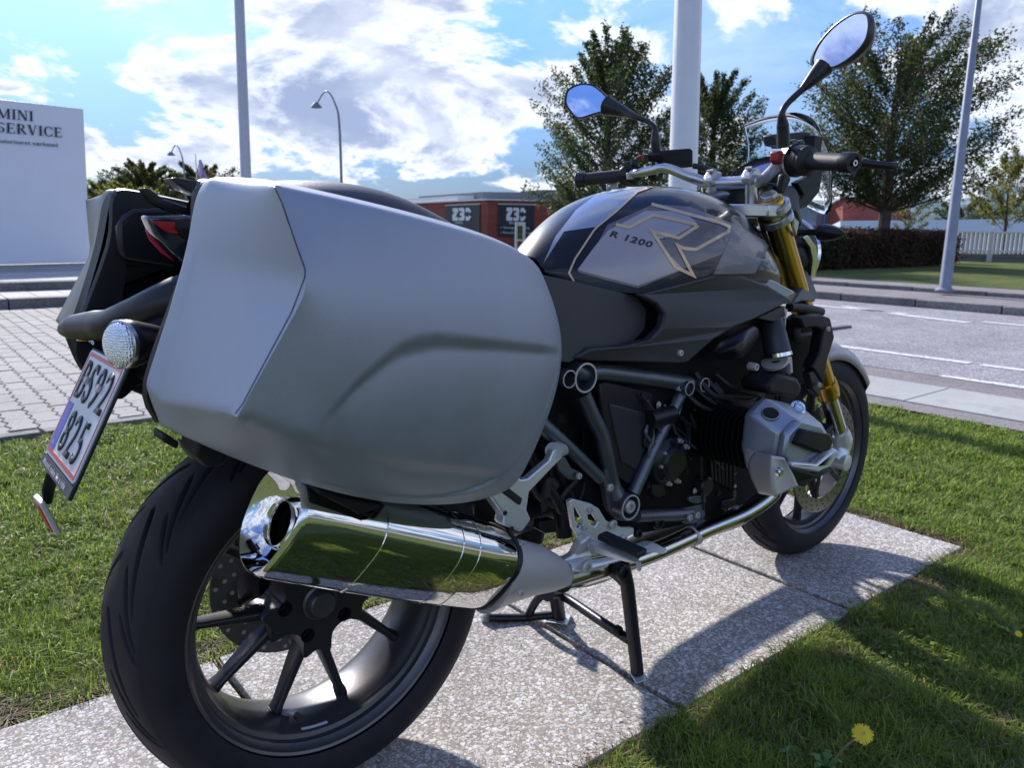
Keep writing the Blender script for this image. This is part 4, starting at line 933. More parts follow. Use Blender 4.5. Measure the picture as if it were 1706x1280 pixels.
# satin heat shield cone in front of the muffler
hs = []
for (a, b, c, d, yy, k) in ((836, 883, 796, 1020, -.200, 1.), (862, 898, 832, 1006, -.196, .9), (900, 908, 876, 992, -.188, .7), (930, 925, 915, 985, -.178, .5), (952, 948, 938, 978, -.168, .4)):
    t_, bo = P(a, b, yy), P(c, d, yy); cc = (t_+bo)/2; hh = (t_-bo).length/2; up_ = (t_-bo).normalized(); sd_ = Y
    hs.append([cc+up_*math.sin(q)*hh+sd_*-math.cos(q)*hh*(.85)*(1 if math.cos(q) > 0 else .7) for q in [2*math.pi*i/28 for i in range(28)]])
MB().loft(hs).build('exhaust_cone', steel, bike, ang=50)
bolt('cone_bolt', 866, 988, -.262, .006, steel, bike); bolt('cone_bolt', 868, 905, -.262, .004, steel, bike)
MB().loft([ring(mc0.lerp(mc1, .985), .96), ring(mc0.lerp(mc1, .995), .99), ring(mc0.lerp(mc1, 1.01), .96)], True, True).build('clamp_ring', plastic_s, body, ang=40)
# collector and header pipe
MB().tube([P(935, 965, -.16), P(990, 950, -.14), P(1050, 935, -.12), P(1110, 912, -.13), P(1180, 880, -.15), P(1240, 855, -.18), P(1285, 822, -.20), P(1290, 790, -.20)], [.026, .024, .022, .0205, .0205, .021, .021, .021], n=24).build('header_pipe', pipe_m, bike)
MB().tube([P(1150, 895, -.14), P(1158, 891, -.14)], .0235, n=24, sm=0).build('pipe_clamp', steel, bike)
MB().tube([P(1225, 862, -.17), P(1232, 858, -.172)], .024, n=24, sm=0).build('pipe_clamp', steel, bike)
MB().tube([P(935, 955, -.05), P(1000, 945, .02), P(1100, 900, .05), P(1250, 850, .05)], .035, n=16).build('exhaust_collector', plastic, bike)
# raised sidewall lettering
for word, a0 in (('BRIDGESTONE', 232), ('BRIDGESTONE', 52)):
    me = text_mesh(word, 1, .01, 'LEFT', 0, 1.25)
    for v in me.vertices:
        a = rad(a0)+v.co.x*.072/2.2; r = .2495+v.co.y*.022; rr_ = .0955-abs(r-.258)*.06; v.co = cr+Vector((math.cos(a)*r, -rr_-.0016, math.sin(a)*r))
    me.materials.clear(); link('sidewall_lettering', me, rubber2, rw, False)
# ---------------- tank
secs = [(.455, .872, .868, .855, .838, .025, .045, .062, .06), (.49, .905, .898, .872, .826, .035, .070, .098, .10), (.555, .952, .940, .895, .804, .055, .110, .145, .15),
        (.64, .995, .980, .918, .806, .08, .150, .182, .184), (.76, 1.020, 1.004, .935, .818, .09, .160, .195, .196), (.88, 1.022, 1.004, .932, .825, .095, .160, .198, .198),
        (.99, 1.000, .982, .908, .812, .09, .150, .188, .186), (1.09, .960, .940, .868, .790, .075, .128, .160, .156), (1.15, .915, .90, .84, .775, .055, .10, .12, .12)]
tv, tf = [], []
for x, z0, z1, z2, z3, y1, y2, y3, y4 in secs:
    prof = [(y4, z3), (y3, (z2+z3)/2), (y2*1.05, z2), (y1+.01, z1), (0, z0)]
    prof = prof+[(-a, b) for a, b in prof[-2::-1]]
    tv += [Vector((x, a, b)) for a, b in prof]
nc = 9
for i in range(len(secs)-1):
    for j in range(nc-1): tf.append((i*nc+j, i*nc+j+1, (i+1)*nc+j+1, (i+1)*nc+j))
tcre = [(i*nc+j, (i+1)*nc+j, .45) for i in range(len(secs)-1) for j in (2, 6)]
tank = cage('fuel_tank', tv, tf, navy, bike, tcre, 4)
b = MB(); b.loft([[Vector((x, y*.97, z)) for y, z in ((-.15, .80), (.15, .80), (.15, .70), (-.15, .70))] for x in (.5, 1.1)]); b.build('tank_floor', plastic, tank)
tt = bvh_of(tank)
drape('tank_panel', [[(962, 453), (996, 405), (1012, 375), (1040, 362), (1090, 340), (1150, 345), (1220, 372), (1282, 405), (1258, 455), (1190, 456), (1212, 421), (1140, 449), (1062, 480), (1008, 466)]], tt, .0006, beige_d, tank)
drape('tank_panel', [[(962, 450), (990, 412), (1014, 384), (1075, 352), (1140, 352), (1160, 372), (1128, 392), (1090, 400), (1138, 448), (1062, 476), (1008, 462)]], tt, .0010, beige, tank)
drape('tank_panel', [[(1138, 448), (1212, 420), (1188, 456), (1150, 462)]], tt, .0010, navy, tank)
drape('tank_panel', [[(1215, 398), (1284, 404), (1252, 456), (1188, 457)]], tt, .0012, beige_d, tank)
drape('tank_sky_sheen', [[(905, 440), (925, 395), (960, 350), (1010, 312), (1060, 290), (1112, 285), (1108, 304), (1062, 320), (1030, 350), (996, 378), (940, 386)]], tt, .0008, sheen_flash_m, tank, 4)  # sky reflection along the tank top, put into the colour as a film
Rp = [(1085, 341), (1200, 372), (1214, 378), (1213, 386), (1158, 416), (1138, 414), (1128, 409), (1154, 459), (1124, 445), (1086, 386), (1130, 397), (1160, 378), (1156, 374), (1088, 359), (1048, 380), (1026, 375)]
drape('tank_emblem', stroke(Rp, 5.4), tt, .0018, stripe, tank, 4)
me = text_mesh('R 1200', 1, .02, 'LEFT', 0, 1.12, .25)
tris = []
for p in me.polygons: tris.append([(1014+v.x*22+v.y*2, 394+v.x*5.9-v.y*14) for v in (me.vertices[i].co for i in p.vertices)])
drape('tank_lettering', tris, tt, .0022, ink, tank, 4)
drape('pinstripe', stroke([(956, 468), (948, 455), (958, 432), (990, 384), (996, 378), (1030, 350), (1062, 320), (1108, 304)], 3.2), tt, .0016, stripe, tank, 4)
# glossy winglet under the tank front and chrome flash
plate3('tank_flash', [(1254, 457, -.185), (1290, 468, -.18), (1326, 487, -.165), (1305, 499, -.175), (1275, 480, -.185)], .01, sheen_flash_m, tank, .003)
# ---------------- saddles
def body(name, secs_, m, par, sd=3, cre_=()):
    """rings of (px, py, y) cornerwise, mirrored about the centre plane"""
    v, f = [], []; n = len(secs_[0])
    for s_ in secs_:
        half = [P(*q) for q in s_]; v += half+[Vector((p.x, -p.y, p.z)) for p in half[::-1]]
    k = 2*n
    for i in range(len(secs_)-1):
        for j in range(k-1): f.append((i*k+j, i*k+j+1, (i+1)*k+j+1, (i+1)*k+j))
    return cage(name, v, f, m, par, cre_, sd)
def prof_body(name, secs_, m, par, sd=3, cre_=()):
    v, f = [], []; n = len(secs_[0][1])
    for x, pr in secs_:
        v += [Vector((x+(q[2] if len(q) > 2 else 0), -q[0], q[1])) for q in pr]+[Vector((x+(q[2] if len(q) > 2 else 0), q[0], q[1])) for q in pr[::-1]]
    k = 2*n
    for i in range(len(secs_)-1):
        for j in range(k-1): f.append((i*k+j, i*k+j+1, (i+1)*k+j+1, (i+1)*k+j))
    return cage(name, v, f, m, par, cre_, sd)
prof_body('rider_seat', [(.13, [(.10, .72), (.145, .76), (.15, .82), (.11, .85), (.03, .85)]), (.22, [(.10, .69), (.155, .73), (.160, .80), (.12, .83), (.03, .83)]), (.34, [(.10, .67), (.150, .71), (.150, .79), (.10, .825), (.02, .83)]), (.44, [(.10, .68), (.140, .71), (.138, .79), (.09, .84), (.02, .85)])], seat_m, bike)
img_plate('seat_side', [(898, 457), (960, 470), (1060, 494), (1077, 516), (1074, 548), (1052, 573), (1000, 581), (975, 590), (948, 604), (920, 600), (890, 520)], -.152, .304, seat_m, bike, .022, seg=6)
prof_body('passenger_seat', [(-.13, [(.05, .89), (.10, .90), (.105, .945), (.07, .962), (.02, .965)]), (-.08, [(.06, .87), (.13, .89), (.135, .95), (.09, .978), (.02, .982)]), (.04, [(.06, .85), (.14, .88), (.145, .955), (.10, .988), (.02, .992)]), (.14, [(.06, .84), (.14, .87), (.145, .940), (.10, .972), (.02, .975)]), (.27, [(.06, .80), (.13, .83), (.135, .885), (.09, .915), (.02, .918)]), (.33, [(.06, .78), (.11, .80), (.11, .84), (.07, .86), (.02, .86)])], seat_m, bike)
# ---------------- flanks
for s in (1, -1):
    pl = [(955, 597), (985, 580), (1040, 577), (1084, 566), (1104, 545), (1108, 524), (1096, 508), (1066, 492), (1120, 477), (1185, 460), (1240, 460), (1280, 475), (1322, 500), (1305, 508), (1262, 530), (1225, 545), (1190, 566), (1150, 602), (1128, 606), (1050, 603), (970, 601)]
    ys = lambda a, b: -.155-.045*max(0, min(1, (a-960)/220))-.008*math.sin(max(0, min(1, (b-455)/150))*3.14)
    pts = [P(a, b, ys(a, b)) for a, b in pl]
    if s < 0: pts = [Vector((p.x, -p.y, p.z)) for p in pts]
    MB().slab(pts, (0, .02*s, 0)).build('side_panel', sidegrey, bike, bv=.005, seg=3, ang=25)
bolt('panel_bolt', 1132, 588, -.208, .006, steel, bike)
img_plate('panel_recess', [(950, 602), (1040, 590), (1095, 570), (1118, 540), (1115, 512), (1080, 490), (1000, 480), (950, 500)], -.120, .03, plastic, bike, .003)
plate3('scoop_panel', [(1255, 532, -.20), (1308, 510, -.185), (1308, 528, -.18), (1290, 536, -.185), (1262, 530, -.20)], .02, sidegrey, bike, .003)
plate3('nose_panel', [(1318, 508, -.16), (1336, 478, -.13), (1342, 450, -.11), (1352, 462, -.12), (1363, 492, -.13), (1358, 503, -.14), (1338, 502, -.15)], .03, sidegrey, bike, .004)
# ---------------- engine room: dark masses behind the tubes
b = MB(); b.loft([[Vector((x, y, z)) for y, z in ((-w, z0), (w, z0), (w, z1), (-w, z1))] for x, w, z0, z1 in ((.52, .10, .36, .66), (.70, .13, .29, .70), (1.0, .13, .26, .72), (1.18, .11, .30, .72))]); b.build('engine_block', dark, bike, bv=.012)
MB().loft([[Vector((x, y, z)) for y, z in ((-w, z0), (w, z0), (w, z1), (-w, z1))] for x, w, z0, z1 in ((.30, .09, .52, .74), (.45, .10, .40, .74), (.60, .10, .36, .74))]).build('battery_tray', dark, bike, bv=.01)
img_plate('frame_cover', [(998, 640), (1012, 634), (1118, 662), (1112, 690), (1062, 802), (1045, 808), (1022, 790), (1015, 740), (1003, 690)], -.129, .02, plastic_s, bike, .004)
img_plate('cover_recess', [(1015, 672), (1098, 694), (1060, 785), (1035, 770), (1024, 722)], -.132, .006, sidegrey, bike, .003)
for a, b_, r in ((1095, 870, .030), (1130, 780, .022), (1125, 745, .016), (1060, 888, .020)): bolt('case_bolt', a, b_, -.135, r*.5, plastic_s, bike, .01)
rnd_ = random.Random(3)
for k in range(9):
    a0 = (1140+rnd_.random()*60, 620+rnd_.random()*40); pts = [P(*a0, -.14), P(a0[0]+30, a0[1]+20+rnd_.random()*20, -.17), P(a0[0]+70, a0[1]+30+rnd_.random()*18, -.17), P(1270, 640+rnd_.random()*30, -.16)]
    MB().tube(pts, .0035+.003*rnd_.random(), n=8).build('hose', rubber2, bike)
for k in range(8):
    MB().tube([P(1160+7*k, 700+7*k, -.135), P(1172+7*k, 690+7*k, -.135)], .002, n=6, sm=0).build('wire', alu if k % 3 == 0 else rubber2, bike)
MB().tube([P(1150, 690, -.15), P(1166, 735, -.15), P(1168, 790, -.14), P(1172, 850, -.14)], .0035, n=8).build('brake_hose', rubber2, bike)
bolt('case_bolt', 1134, 775, -.138, .012, plastic_s, bike, .01); bolt('case_bolt', 1128, 645, -.14, .008, steel, bike, .01)
# castings, covers, hoses and looms that fill the engine room
er_ = random.Random(11)
MB().lathe([(0, .0001), (0, .030), (.004, .034), (.010, .036), (.016, .048), (.022, .052), (.05, .054)], P(1128, 772, -.165), (0, 1, 0), 48).build('clutch_cover', plastic_s, bike)
MB().lathe([(0, .0001), (0, .018), (.004, .022), (.03, .024)], P(1180, 812, -.150), (0, 1, 0), 36).build('drive_cover', plastic_s, bike)
MB().tube([P(1080, 700, -.14), P(1118, 690, -.14)], .020, n=20, sm=0).build('starter_motor', plastic_s, bike)
for k in range(10):
    a = 2*math.pi*k/10; c = P(1128, 772, -.158); bb = Vector((c.x+math.cos(a)*.046, c.y, c.z+math.sin(a)*.046)); MB().lathe([(0, .0001), (0, .0035), (.006, .0035), (.006, .0055), (.012, .006)], bb, (0, 1, 0), 10).build('cover_bolt', steel if k % 3 else plastic_s, bike)
for k in range(7):
    MB().slab([P(1180+7*k, 730+3*k, -.137), P(1184+7*k, 730+3*k, -.137), P(1190+6*k, 800+3*k, -.137), P(1186+6*k, 800+3*k, -.137)], (0, .02, 0)).build('casting_rib', plastic_s, bike, bv=.001)
for k in range(14):
    MB().lathe([(0, .0001), (0, .003), (.002, .0045), (.004, .0048), (.004, .007)], P(er_.choice((1082, 1100, 1160, 1200, 1215, 1098, 1172, 1226)), er_.randint(660, 850), -.139), (0, 1, 0), 10).build('engine_bolt', er_.choice((steel, plastic_s, frame_m)), bike)
for k in range(12):
    x0, y0 = er_.randint(1060, 1190), er_.randint(655, 720); pts = [P(x0, y0, -.137)]
    for _ in range(3): x0 += er_.randint(-6, 34); y0 += er_.randint(12, 46); pts.append(P(x0, y0, -.139-.006*er_.random()))
    MB().tube(pts, er_.choice((.0022, .003, .0042)), n=8).build('hose', er_.choice((rubber2, plastic_s, rubber2, frame_m)), bike)
for a, b_, w, h in ((1075, 730, 16, 20), (1198, 690, 22, 14), (1088, 808, 18, 22), (1150, 828, 24, 12), (1205, 835, 20, 18), (990, 880, 22, 14), (900, 870, 24, 20), (960, 720, 14, 26), (930, 690, 16, 18)):
    img_plate('bracket', [(a, b_), (a+w, b_-4), (a+w+3, b_+h-3), (a+w*.4, b_+h), (a-2, b_+h*.7)], -.139 if a > 1010 else -.10, .02, er_.choice((plastic_s, frame_m, plastic_s)), bike, .002)
for k in range(6):
    x0, y0 = er_.randint(880, 960), er_.randint(690, 780); pts = [P(x0, y0, -.09)]
    for _ in range(3): x0 += er_.randint(-10, 26); y0 += er_.randint(18, 40); pts.append(P(x0, y0, -.10))
    MB().tube(pts, er_.choice((.003, .005)), n=8).build('hose', er_.choice((rubber2, plastic_s)), bike)
MB().tube([P(862, 700, -.11), P(890, 770, -.11), P(935, 850, -.11)], .012, n=12).build('rear_brake_pipe', plastic_s, bike)
# cylinder with fins, head cover, guard
hc = Vector((.905, 0, .475))
def oct_(k, y, dx=0, dz=0):
    base = [(1306, 768), (1312, 722), (1333, 699), (1374, 708), (1393, 742), (1388, 778), (1350, 802), (1312, 800)]
    pts = [P(a, b, -.36) for a, b in base]; c = sum(pts, Vector())/8
    return [Vector((c.x+(p.x-c.x)*k+dx, y, c.z+(p.z-c.z)*k+dz)) for p in pts]
fins = MB()
for k in range(9):
    yy = -.15-.013*k
    fins.loft([oct_(1.02, yy, -.005), oct_(1.02, yy-.004, -.005)])
fins.loft([oct_(.82, -.10), oct_(.82, -.27)])
fins.build('cylinder', dark, bike, ang=30)
hd = MB().loft([oct_(1.22, -.268, .005, .012), oct_(1.24, -.285, .005, .012), oct_(1.20, -.305, .003, .010), oct_(1.10, -.340), oct_(1.00, -.356), oct_(.80, -.362)]).build('cylinder_head', alud, bike, bv=.009, ang=12, seg=4)
ht = bvh_of(hd)
img_plate('head_cover', [(1306, 764), (1313, 724), (1334, 702), (1372, 712), (1388, 735), (1380, 752), (1345, 760), (1335, 778)], -.372, .02, alud, hd, .006)
img_plate('plug_cover', [(1330, 742), (1342, 716), (1385, 724), (1390, 735), (1386, 750), (1366, 757)], -.388, .02, plastic, hd, .006)
plate3('rocker_rib', [(1322, 770, -.380), (1362, 774, -.382), (1393, 748, -.382), (1399, 754, -.382), (1384, 778, -.382), (1364, 788, -.382), (1320, 780, -.380)], .02, alu, hd, .004)
plate3('guard_rubber', [(1316, 780, -.386), (1364, 793, -.386), (1388, 783, -.38), (1340, 812, -.38), (1322, 804, -.38)], .03, plastic, hd, .004)
g_ = [P(1257, 753, -.315), P(1284, 759, -.375), P(1306, 765, -.395), P(1322, 790, -.395), P(1330, 810, -.39), P(1292, 828, -.39), P(1264, 823, -.33), P(1239, 776, -.298), P(1287, 800, -.385)]
gm = cage('cylinder_guard', g_, [(0, 1, 8, 7), (7, 8, 5, 6), (1, 2, 3, 8), (8, 3, 4, 5)], steel, hd, [(1, 8, .6), (8, 5, .6), (0, 1, 1), (1, 2, 1), (2, 3, 1), (3, 4, 1), (4, 5, 1), (5, 6, 1), (6, 7, 1), (7, 0, 1)], 3)
sm_ = gm.modifiers.new('thick', 'SOLIDIFY'); sm_.thickness = .003
bolt('guard_bolt', 1296, 786, -.396, .0085, chrome, hd, .008)
hp, hn = hit(ht, 1283, 690)
MB().lathe([(0, .0001), (.001, .0175), (.003, .018), (.004, .015), (.002, .012), (.002, .0001)], hp-hn*.001, hn, 28).build('oil_cap', plastic, hd)
MB().lathe([(.002, .0155), (.0045, .0165), (.002, .0175)], hp, hn, 28).build('cap_ring', alu, hd)
hp, hn = hit(ht, 1328, 681)
MB().lathe([(-.002, .0165), (.004, .016), (.005, .0115), (.011, .011), (.013, .009), (.013, .005), (.007, .004), (.007, .0001)], hp, Vector((-.55, -.7, .45)), 24).build('head_bolt', chrome, hd)
img_plate('throttle_cover', [(1280, 640), (1300, 624), (1330, 630), (1338, 648), (1330, 664), (1300, 660), (1280, 656)], -.26, .07, plastic, bike, .008)
MB().tube([P(1297, 610, -.19), P(1297, 628, -.20)], .026, n=20, sm=0).build('throttle_body', plastic_s, bike)
MB().tube([P(1282, 520, -.15), P(1290, 560, -.175), P(1296, 590, -.19)], [.024, .028, .030], n=20).build('intake_hose', sidegrey, bike)
MB().tube([P(1296, 588, -.19), P(1297, 594, -.192)], .0305, n=24, sm=0).build('hose_clamp', chrome, bike)
MB().tube([P(1290, 602, -.19), P(1291, 606, -.19)], .029, n=20, sm=0).build('hose_clamp', steel, bike)
img_plate('connector', [(1308, 596), (1320, 594), (1322, 622), (1310, 624)], -.20, .02, steel, bike, .003)
bolt('banjo_bolt', 1248, 610, -.19, .009, steel, bike, .02)
ip = [P(1186, 585, -.17), P(1200, 570, -.19), P(1243, 541, -.195), P(1268, 545, -.185), P(1262, 570, -.185), P(1238, 602, -.18), P(1190, 600, -.17), P(1215, 585, -.215), P(1245, 560, -.215), P(1238, 590, -.21)]
cage('intake_snorkel', ip, [(0, 1, 8, 7), (1, 2, 8), (2, 3, 8), (3, 4, 9, 8), (4, 5, 9), (5, 6, 7, 9), (6, 0, 7), (7, 8, 9)], plastic_s, bike, [(7, 8, .7), (8, 9, .8), (7, 9, .5), (0, 6, .8), (5, 6, .8), (0, 1, .8), (1, 2, .8), (2, 3, .8), (3, 4, .8), (4, 5, .8)], 3)
# radiator shroud, hoses
rs = img_plate('radiator_shroud', [(1334, 530), (1368, 524), (1384, 530), (1391, 562), (1379, 600), (1373, 640), (1354, 612), (1366, 590), (1372, 552), (1362, 545), (1340, 548)], -.20, .03, plastic, bike, .004)
img_plate('shroud_fin', [(1348, 622), (1372, 608), (1374, 630), (1366, 662), (1354, 650)], -.195, .02, plastic_s, bike, .003)
img_plate('radiator', [(1315, 530), (1372, 548), (1360, 600), (1345, 640), (1318, 640), (1310, 580)], -.14, .05, dark, bike, .004)
bolt('shroud_bolt', 1378, 548, -.203, .006, steel, bike); bolt('shroud_bolt', 1363, 641, -.20, .006, steel, bike)
MB().tube([P(1318, 528, -.16), P(1326, 545, -.165), P(1328, 562, -.165), P(1350, 560, -.15)], .011, n=12).build('coolant_hose', rubber2, bike)
MB().tube([P(1315, 512, -.15), P(1340, 514, -.15), P(1368, 520, -.15)], .011, n=12).build('coolant_hose', rubber2, bike)
MB().tube([P(1310, 515, -.17), P(1306, 560, -.17), P(1303, 588, -.17)], .002, n=6).build('wire', alu, bike)
# ---------------- frame tubes
yf = -.135
fr = MB().tube([P(950, 612, yf), P(975, 622, yf), P(1010, 620, yf), P(1148, 640, yf)], .0165, n=18).build('frame', frame_m, bike)
for nm, pts, r in (('frame_tube', [P(970, 655, yf), P(985, 690, yf), P(1002, 725, yf), P(1010, 760, yf), P(1018, 800, yf+.01), P(1030, 830, yf)], .0155), ('frame_tube', [P(1135, 655, yf), P(1095, 735, yf), P(1055, 822, yf)], .0135), ('frame_tube', [P(1060, 860, yf), P(1150, 857, yf)], .0135), ('subframe_tube', [P(870, 675, yf), P(925, 725, yf), P(1000, 797, yf)], .0125), ('subframe_tube', [P(898, 705, yf), P(932, 735, yf)], .0155)):
    MB().tube(pts, r, n=18, sm=6 if len(pts) > 2 else 0).build(nm, frame_m, fr)
for px, py, r in ((968, 628, .028), (941, 630, .0165), (1141, 646, .0150), (1166, 640, .0155), (1043, 843, .0265)):
    c = P(px, py, yf-.012); MB().lathe([(.05, r*.8), (.05, r), (-.012, r), (-.013, r*.94), (-.012, r*.86), (.02, r*.84), (.021, .0001)], c, (-.0, 1, 0), 36).build('frame_lug', frame_m, fr)
    MB().lathe([(0, r), (-.0012, r*.99), (-.0014, r*.88), (0, r*.86)], c+Vector((0, -.0125, 0)), (0, 1, 0), 36).build('lug_rim', steel, fr)
bolt('pivot_bolt', 1045, 843, -.150, .0135, steel, bike, .012)
for a, b_ in ((1015, 812), (1148, 862), (1160, 858), (905, 692)): bolt('frame_bolt', a, b_, yf-.018, .0075, steel, fr, .006)
img_plate('frame_gusset', [(1005, 795), (1022, 790), (1040, 815), (1066, 850), (1058, 870), (1030, 868), (1016, 850)], -.132, .02, frame_m, fr, .003)
img_plate('engine_mount', [(1140, 848), (1172, 840), (1176, 858), (1172, 872), (1142, 874)], -.140, .02, frame_m, fr, .003)
# ---------------- passenger peg hanger and peg (aluminium)
ph = img_plate('peg_hanger', [(828, 800), (866, 752), (870, 745), (858, 790), (868, 800), (880, 798), (915, 768), (922, 750), (938, 748), (938, 762), (925, 775), (882, 820), (876, 860), (868, 866), (850, 830)], -.165, .016, alu, bike, .003)
MB().tube([P(922, 752, -.16), P(938, 748, -.13)], [.016, .013], n=16, sm=0).build('hanger_boss', alu, ph)
img_plate('hanger_arm', [(925, 765), (942, 762), (952, 780), (968, 788), (968, 800), (950, 800), (932, 785)], -.15, .012, frame_m, ph, .002)
bolt('hanger_bolt', 963, 793, -.155, .006, steel, ph, .006)
pg_ = MB(); a_, b_ = P(812, 822, -.21), P(878, 880, -.19)
plate3('passenger_peg', [(806, 818, -.235), (818, 806, -.235), (878, 848, -.225), (886, 866, -.222), (870, 888, -.222), (838, 876, -.23), (842, 862, -.23), (822, 835, -.235)], .028, alu, bike, .005)
plate3('peg_rubber', [(824, 800, -.236), (830, 799, -.236), (872, 832, -.230), (868, 844, -.230), (830, 816, -.236)], .028, rubber2, bike, .004)
for a, b_ in ((813, 826), (841, 855), (852, 881)): bolt('peg_bolt', a, b_, -.238, .004, ink, bike, .002)
# ---------------- rider footrest plate, peg, brake pedal
rp = img_plate('footrest_plate', [(948, 836), (955, 832), (985, 840), (998, 848), (1010, 868), (1024, 874), (1036, 880), (1056, 880), (1056, 890), (1046, 896), (1042, 908), (1020, 912), (990, 915), (975, 902), (965, 895), (955, 880)], -.165, .010, alu, bike, .003,
    holes=([(956, 846), (960, 844), (972, 866), (972, 876), (966, 878), (958, 866)], [(979, 858), (988, 856), (997, 870), (992, 878), (982, 874)]))
for a, b_, r in ((982, 850, .005), (973, 880, .005), (1020, 874, .0095), (1038, 898, .0085), (1000, 905, .0)):
    if r: bolt('plate_bolt', a, b_, -.167, r, steel, rp, .006)
plate3('footrest_bracket', [(968, 905, -.19), (985, 892, -.19), (1000, 905, -.19), (992, 925, -.19), (970, 940, -.175), (948, 948, -.17), (940, 935, -.17), (958, 925, -.175)], .02, alu, bike, .004)
plate3('footrest_base', [(996, 912, -.22), (1004, 905, -.215), (1068, 930, -.30), (1060, 940, -.30), (1045, 938, -.28), (1000, 925, -.22)], .022, alu, bike, .004)
MB().loft([[P(1001, 898, -.205)+Vector((a, 0, c)) for a, c in ((-.012, 0), (.012, .004), (.014, .014), (-.010, .012))], [P(1072, 926, -.31)+Vector((a, 0, c)) for a, c in ((-.014, -.004), (.010, -.002), (.012, .010), (-.012, .008))]]).build('footrest_rubber', rubber2, bike, bv=.004)
MB().tube([P(1064, 936, -.30), P(1065, 950, -.30)], .004, n=8, sm=0).build('feeler', alu, bike)
MB().tube([P(985, 908, -.2), P(992, 922, -.2)], .008, n=10, sm=0).build('spring', steel, bike)
bp_ = MB().tube([P(948, 946, -.17), P(975, 942, -.178), P(1000, 938, -.185), P(1050, 925, -.185), P(1085, 915, -.19), P(1108, 918, -.20)], [.012, .016, .010, .008, .009, .007], n=12, flat=.7).build('brake_pedal', alu, bike)
bolt('pedal_bolt', 974, 944, -.196, .0125, steel, bp_, .010)
plate3('pedal_tread', [(1070, 912, -.21), (1085, 906, -.20), (1095, 907, -.20), (1112, 916, -.21), (1106, 924, -.22), (1078, 920, -.22)], .02, alu, bp_, .003)
MB().tube([P(940, 936, -.15), P(930, 942, -.15)], .006, n=8, sm=0).build('link_rod', plastic_s, bike)
for pts in ([(920, 760), (915, 800), (905, 830), (908, 850)], [(960, 800), (945, 815), (935, 830), (930, 850)], [(880, 790), (900, 830), (940, 850)]):
    MB().tube([P(a, b, -.11) for a, b in pts], .006, n=10).build('hose', rubber2, bike)
MB().tube([P(908, 828, -.13), P(913, 800, -.13), P(925, 810, -.13)], .009, n=10).build('reservoir_hose', rubber2, bike)
MB().lathe([(-.03, .001), (-.03, .016), (.03, .018), (.03, .001)], P(938, 870, -.09), (0, .2, 1), 20).build('master_cylinder', plastic_s, bike)
MB().tube([P(905, 745, 0), P(895, 820, 0), P(880, 900, 0)], [.04, .035, .03], n=14).build('shock_absorber', plastic, bike)
MB().tube([P(820, 860, -.02), P(900, 840, 0), P(1000, 800, .02)], [.05, .045, .05], n=14).build('swing_arm_bridge', plastic_s, bike)
# ---------------- centre stand
st = MB(); yn, yl = -.176, .098
st.tube([P(1036, 940, -.165), P(1045, 975, -.168), P(1062, 1122, -.176)], [.016, .0145, .0135], n=14, sm=0)
st.build('centre_stand', plastic_s, bike)
cs = bpy.context.scene.objects['centre_stand']
MB().tube([P(912, 990, .08), P(925, 988, .09), P(932, 1032, .098)], [.018, .017, .016], n=14, sm=0).build('leg', plastic_s, cs)
MB().tube([P(925, 992, .09), P(945, 998, .07), P(1000, 1035, -.06), P(1050, 1068, -.16)], .0105, n=14).build('cross_tube', plastic_s, cs)
MB().tube([P(815, 1030, .20), P(870, 1030, .16), P(930, 1024, .10)], .0095, n=12, sm=0).build('tread_lever', plastic_s, cs)
plate3('tread_pad', [(802, 1030, .21), (812, 1021, .20), (824, 1024, .20), (822, 1036, .20), (810, 1043, .205)], .012, alu, cs, .003)
MB().tube([P(880, 1026, .15), P(895, 1000, .12), P(915, 985, .10)], .010, n=12).build('lever_brace', plastic_s, cs)
bolt('stop_knob', 1027, 1049, -.125, .010, plastic, cs, .012)
MB().loft([[PZ(a, b, z) for a, b in ((1046, 1118), (1072, 1118), (1076, 1134), (1060, 1140))] for z in (0.001, .012)]).build('foot', alu, cs, bv=.002)
MB().loft([[PZ(a, b, z) for a, b in ((905, 1036), (935, 1020), (952, 1025), (945, 1042))] for z in (0.001, .014)]).build('foot', alu, cs, bv=.002)
bolt('stand_pivot', 1035, 953, -.186, .0165, plastic_s, cs, .012)
MB().tube([P(1018, 945, -.15), P(1034, 955, -.16), P(1042, 968, -.165)], [.018, .02, .016], n=12).build('pivot_housing', plastic_s, cs)
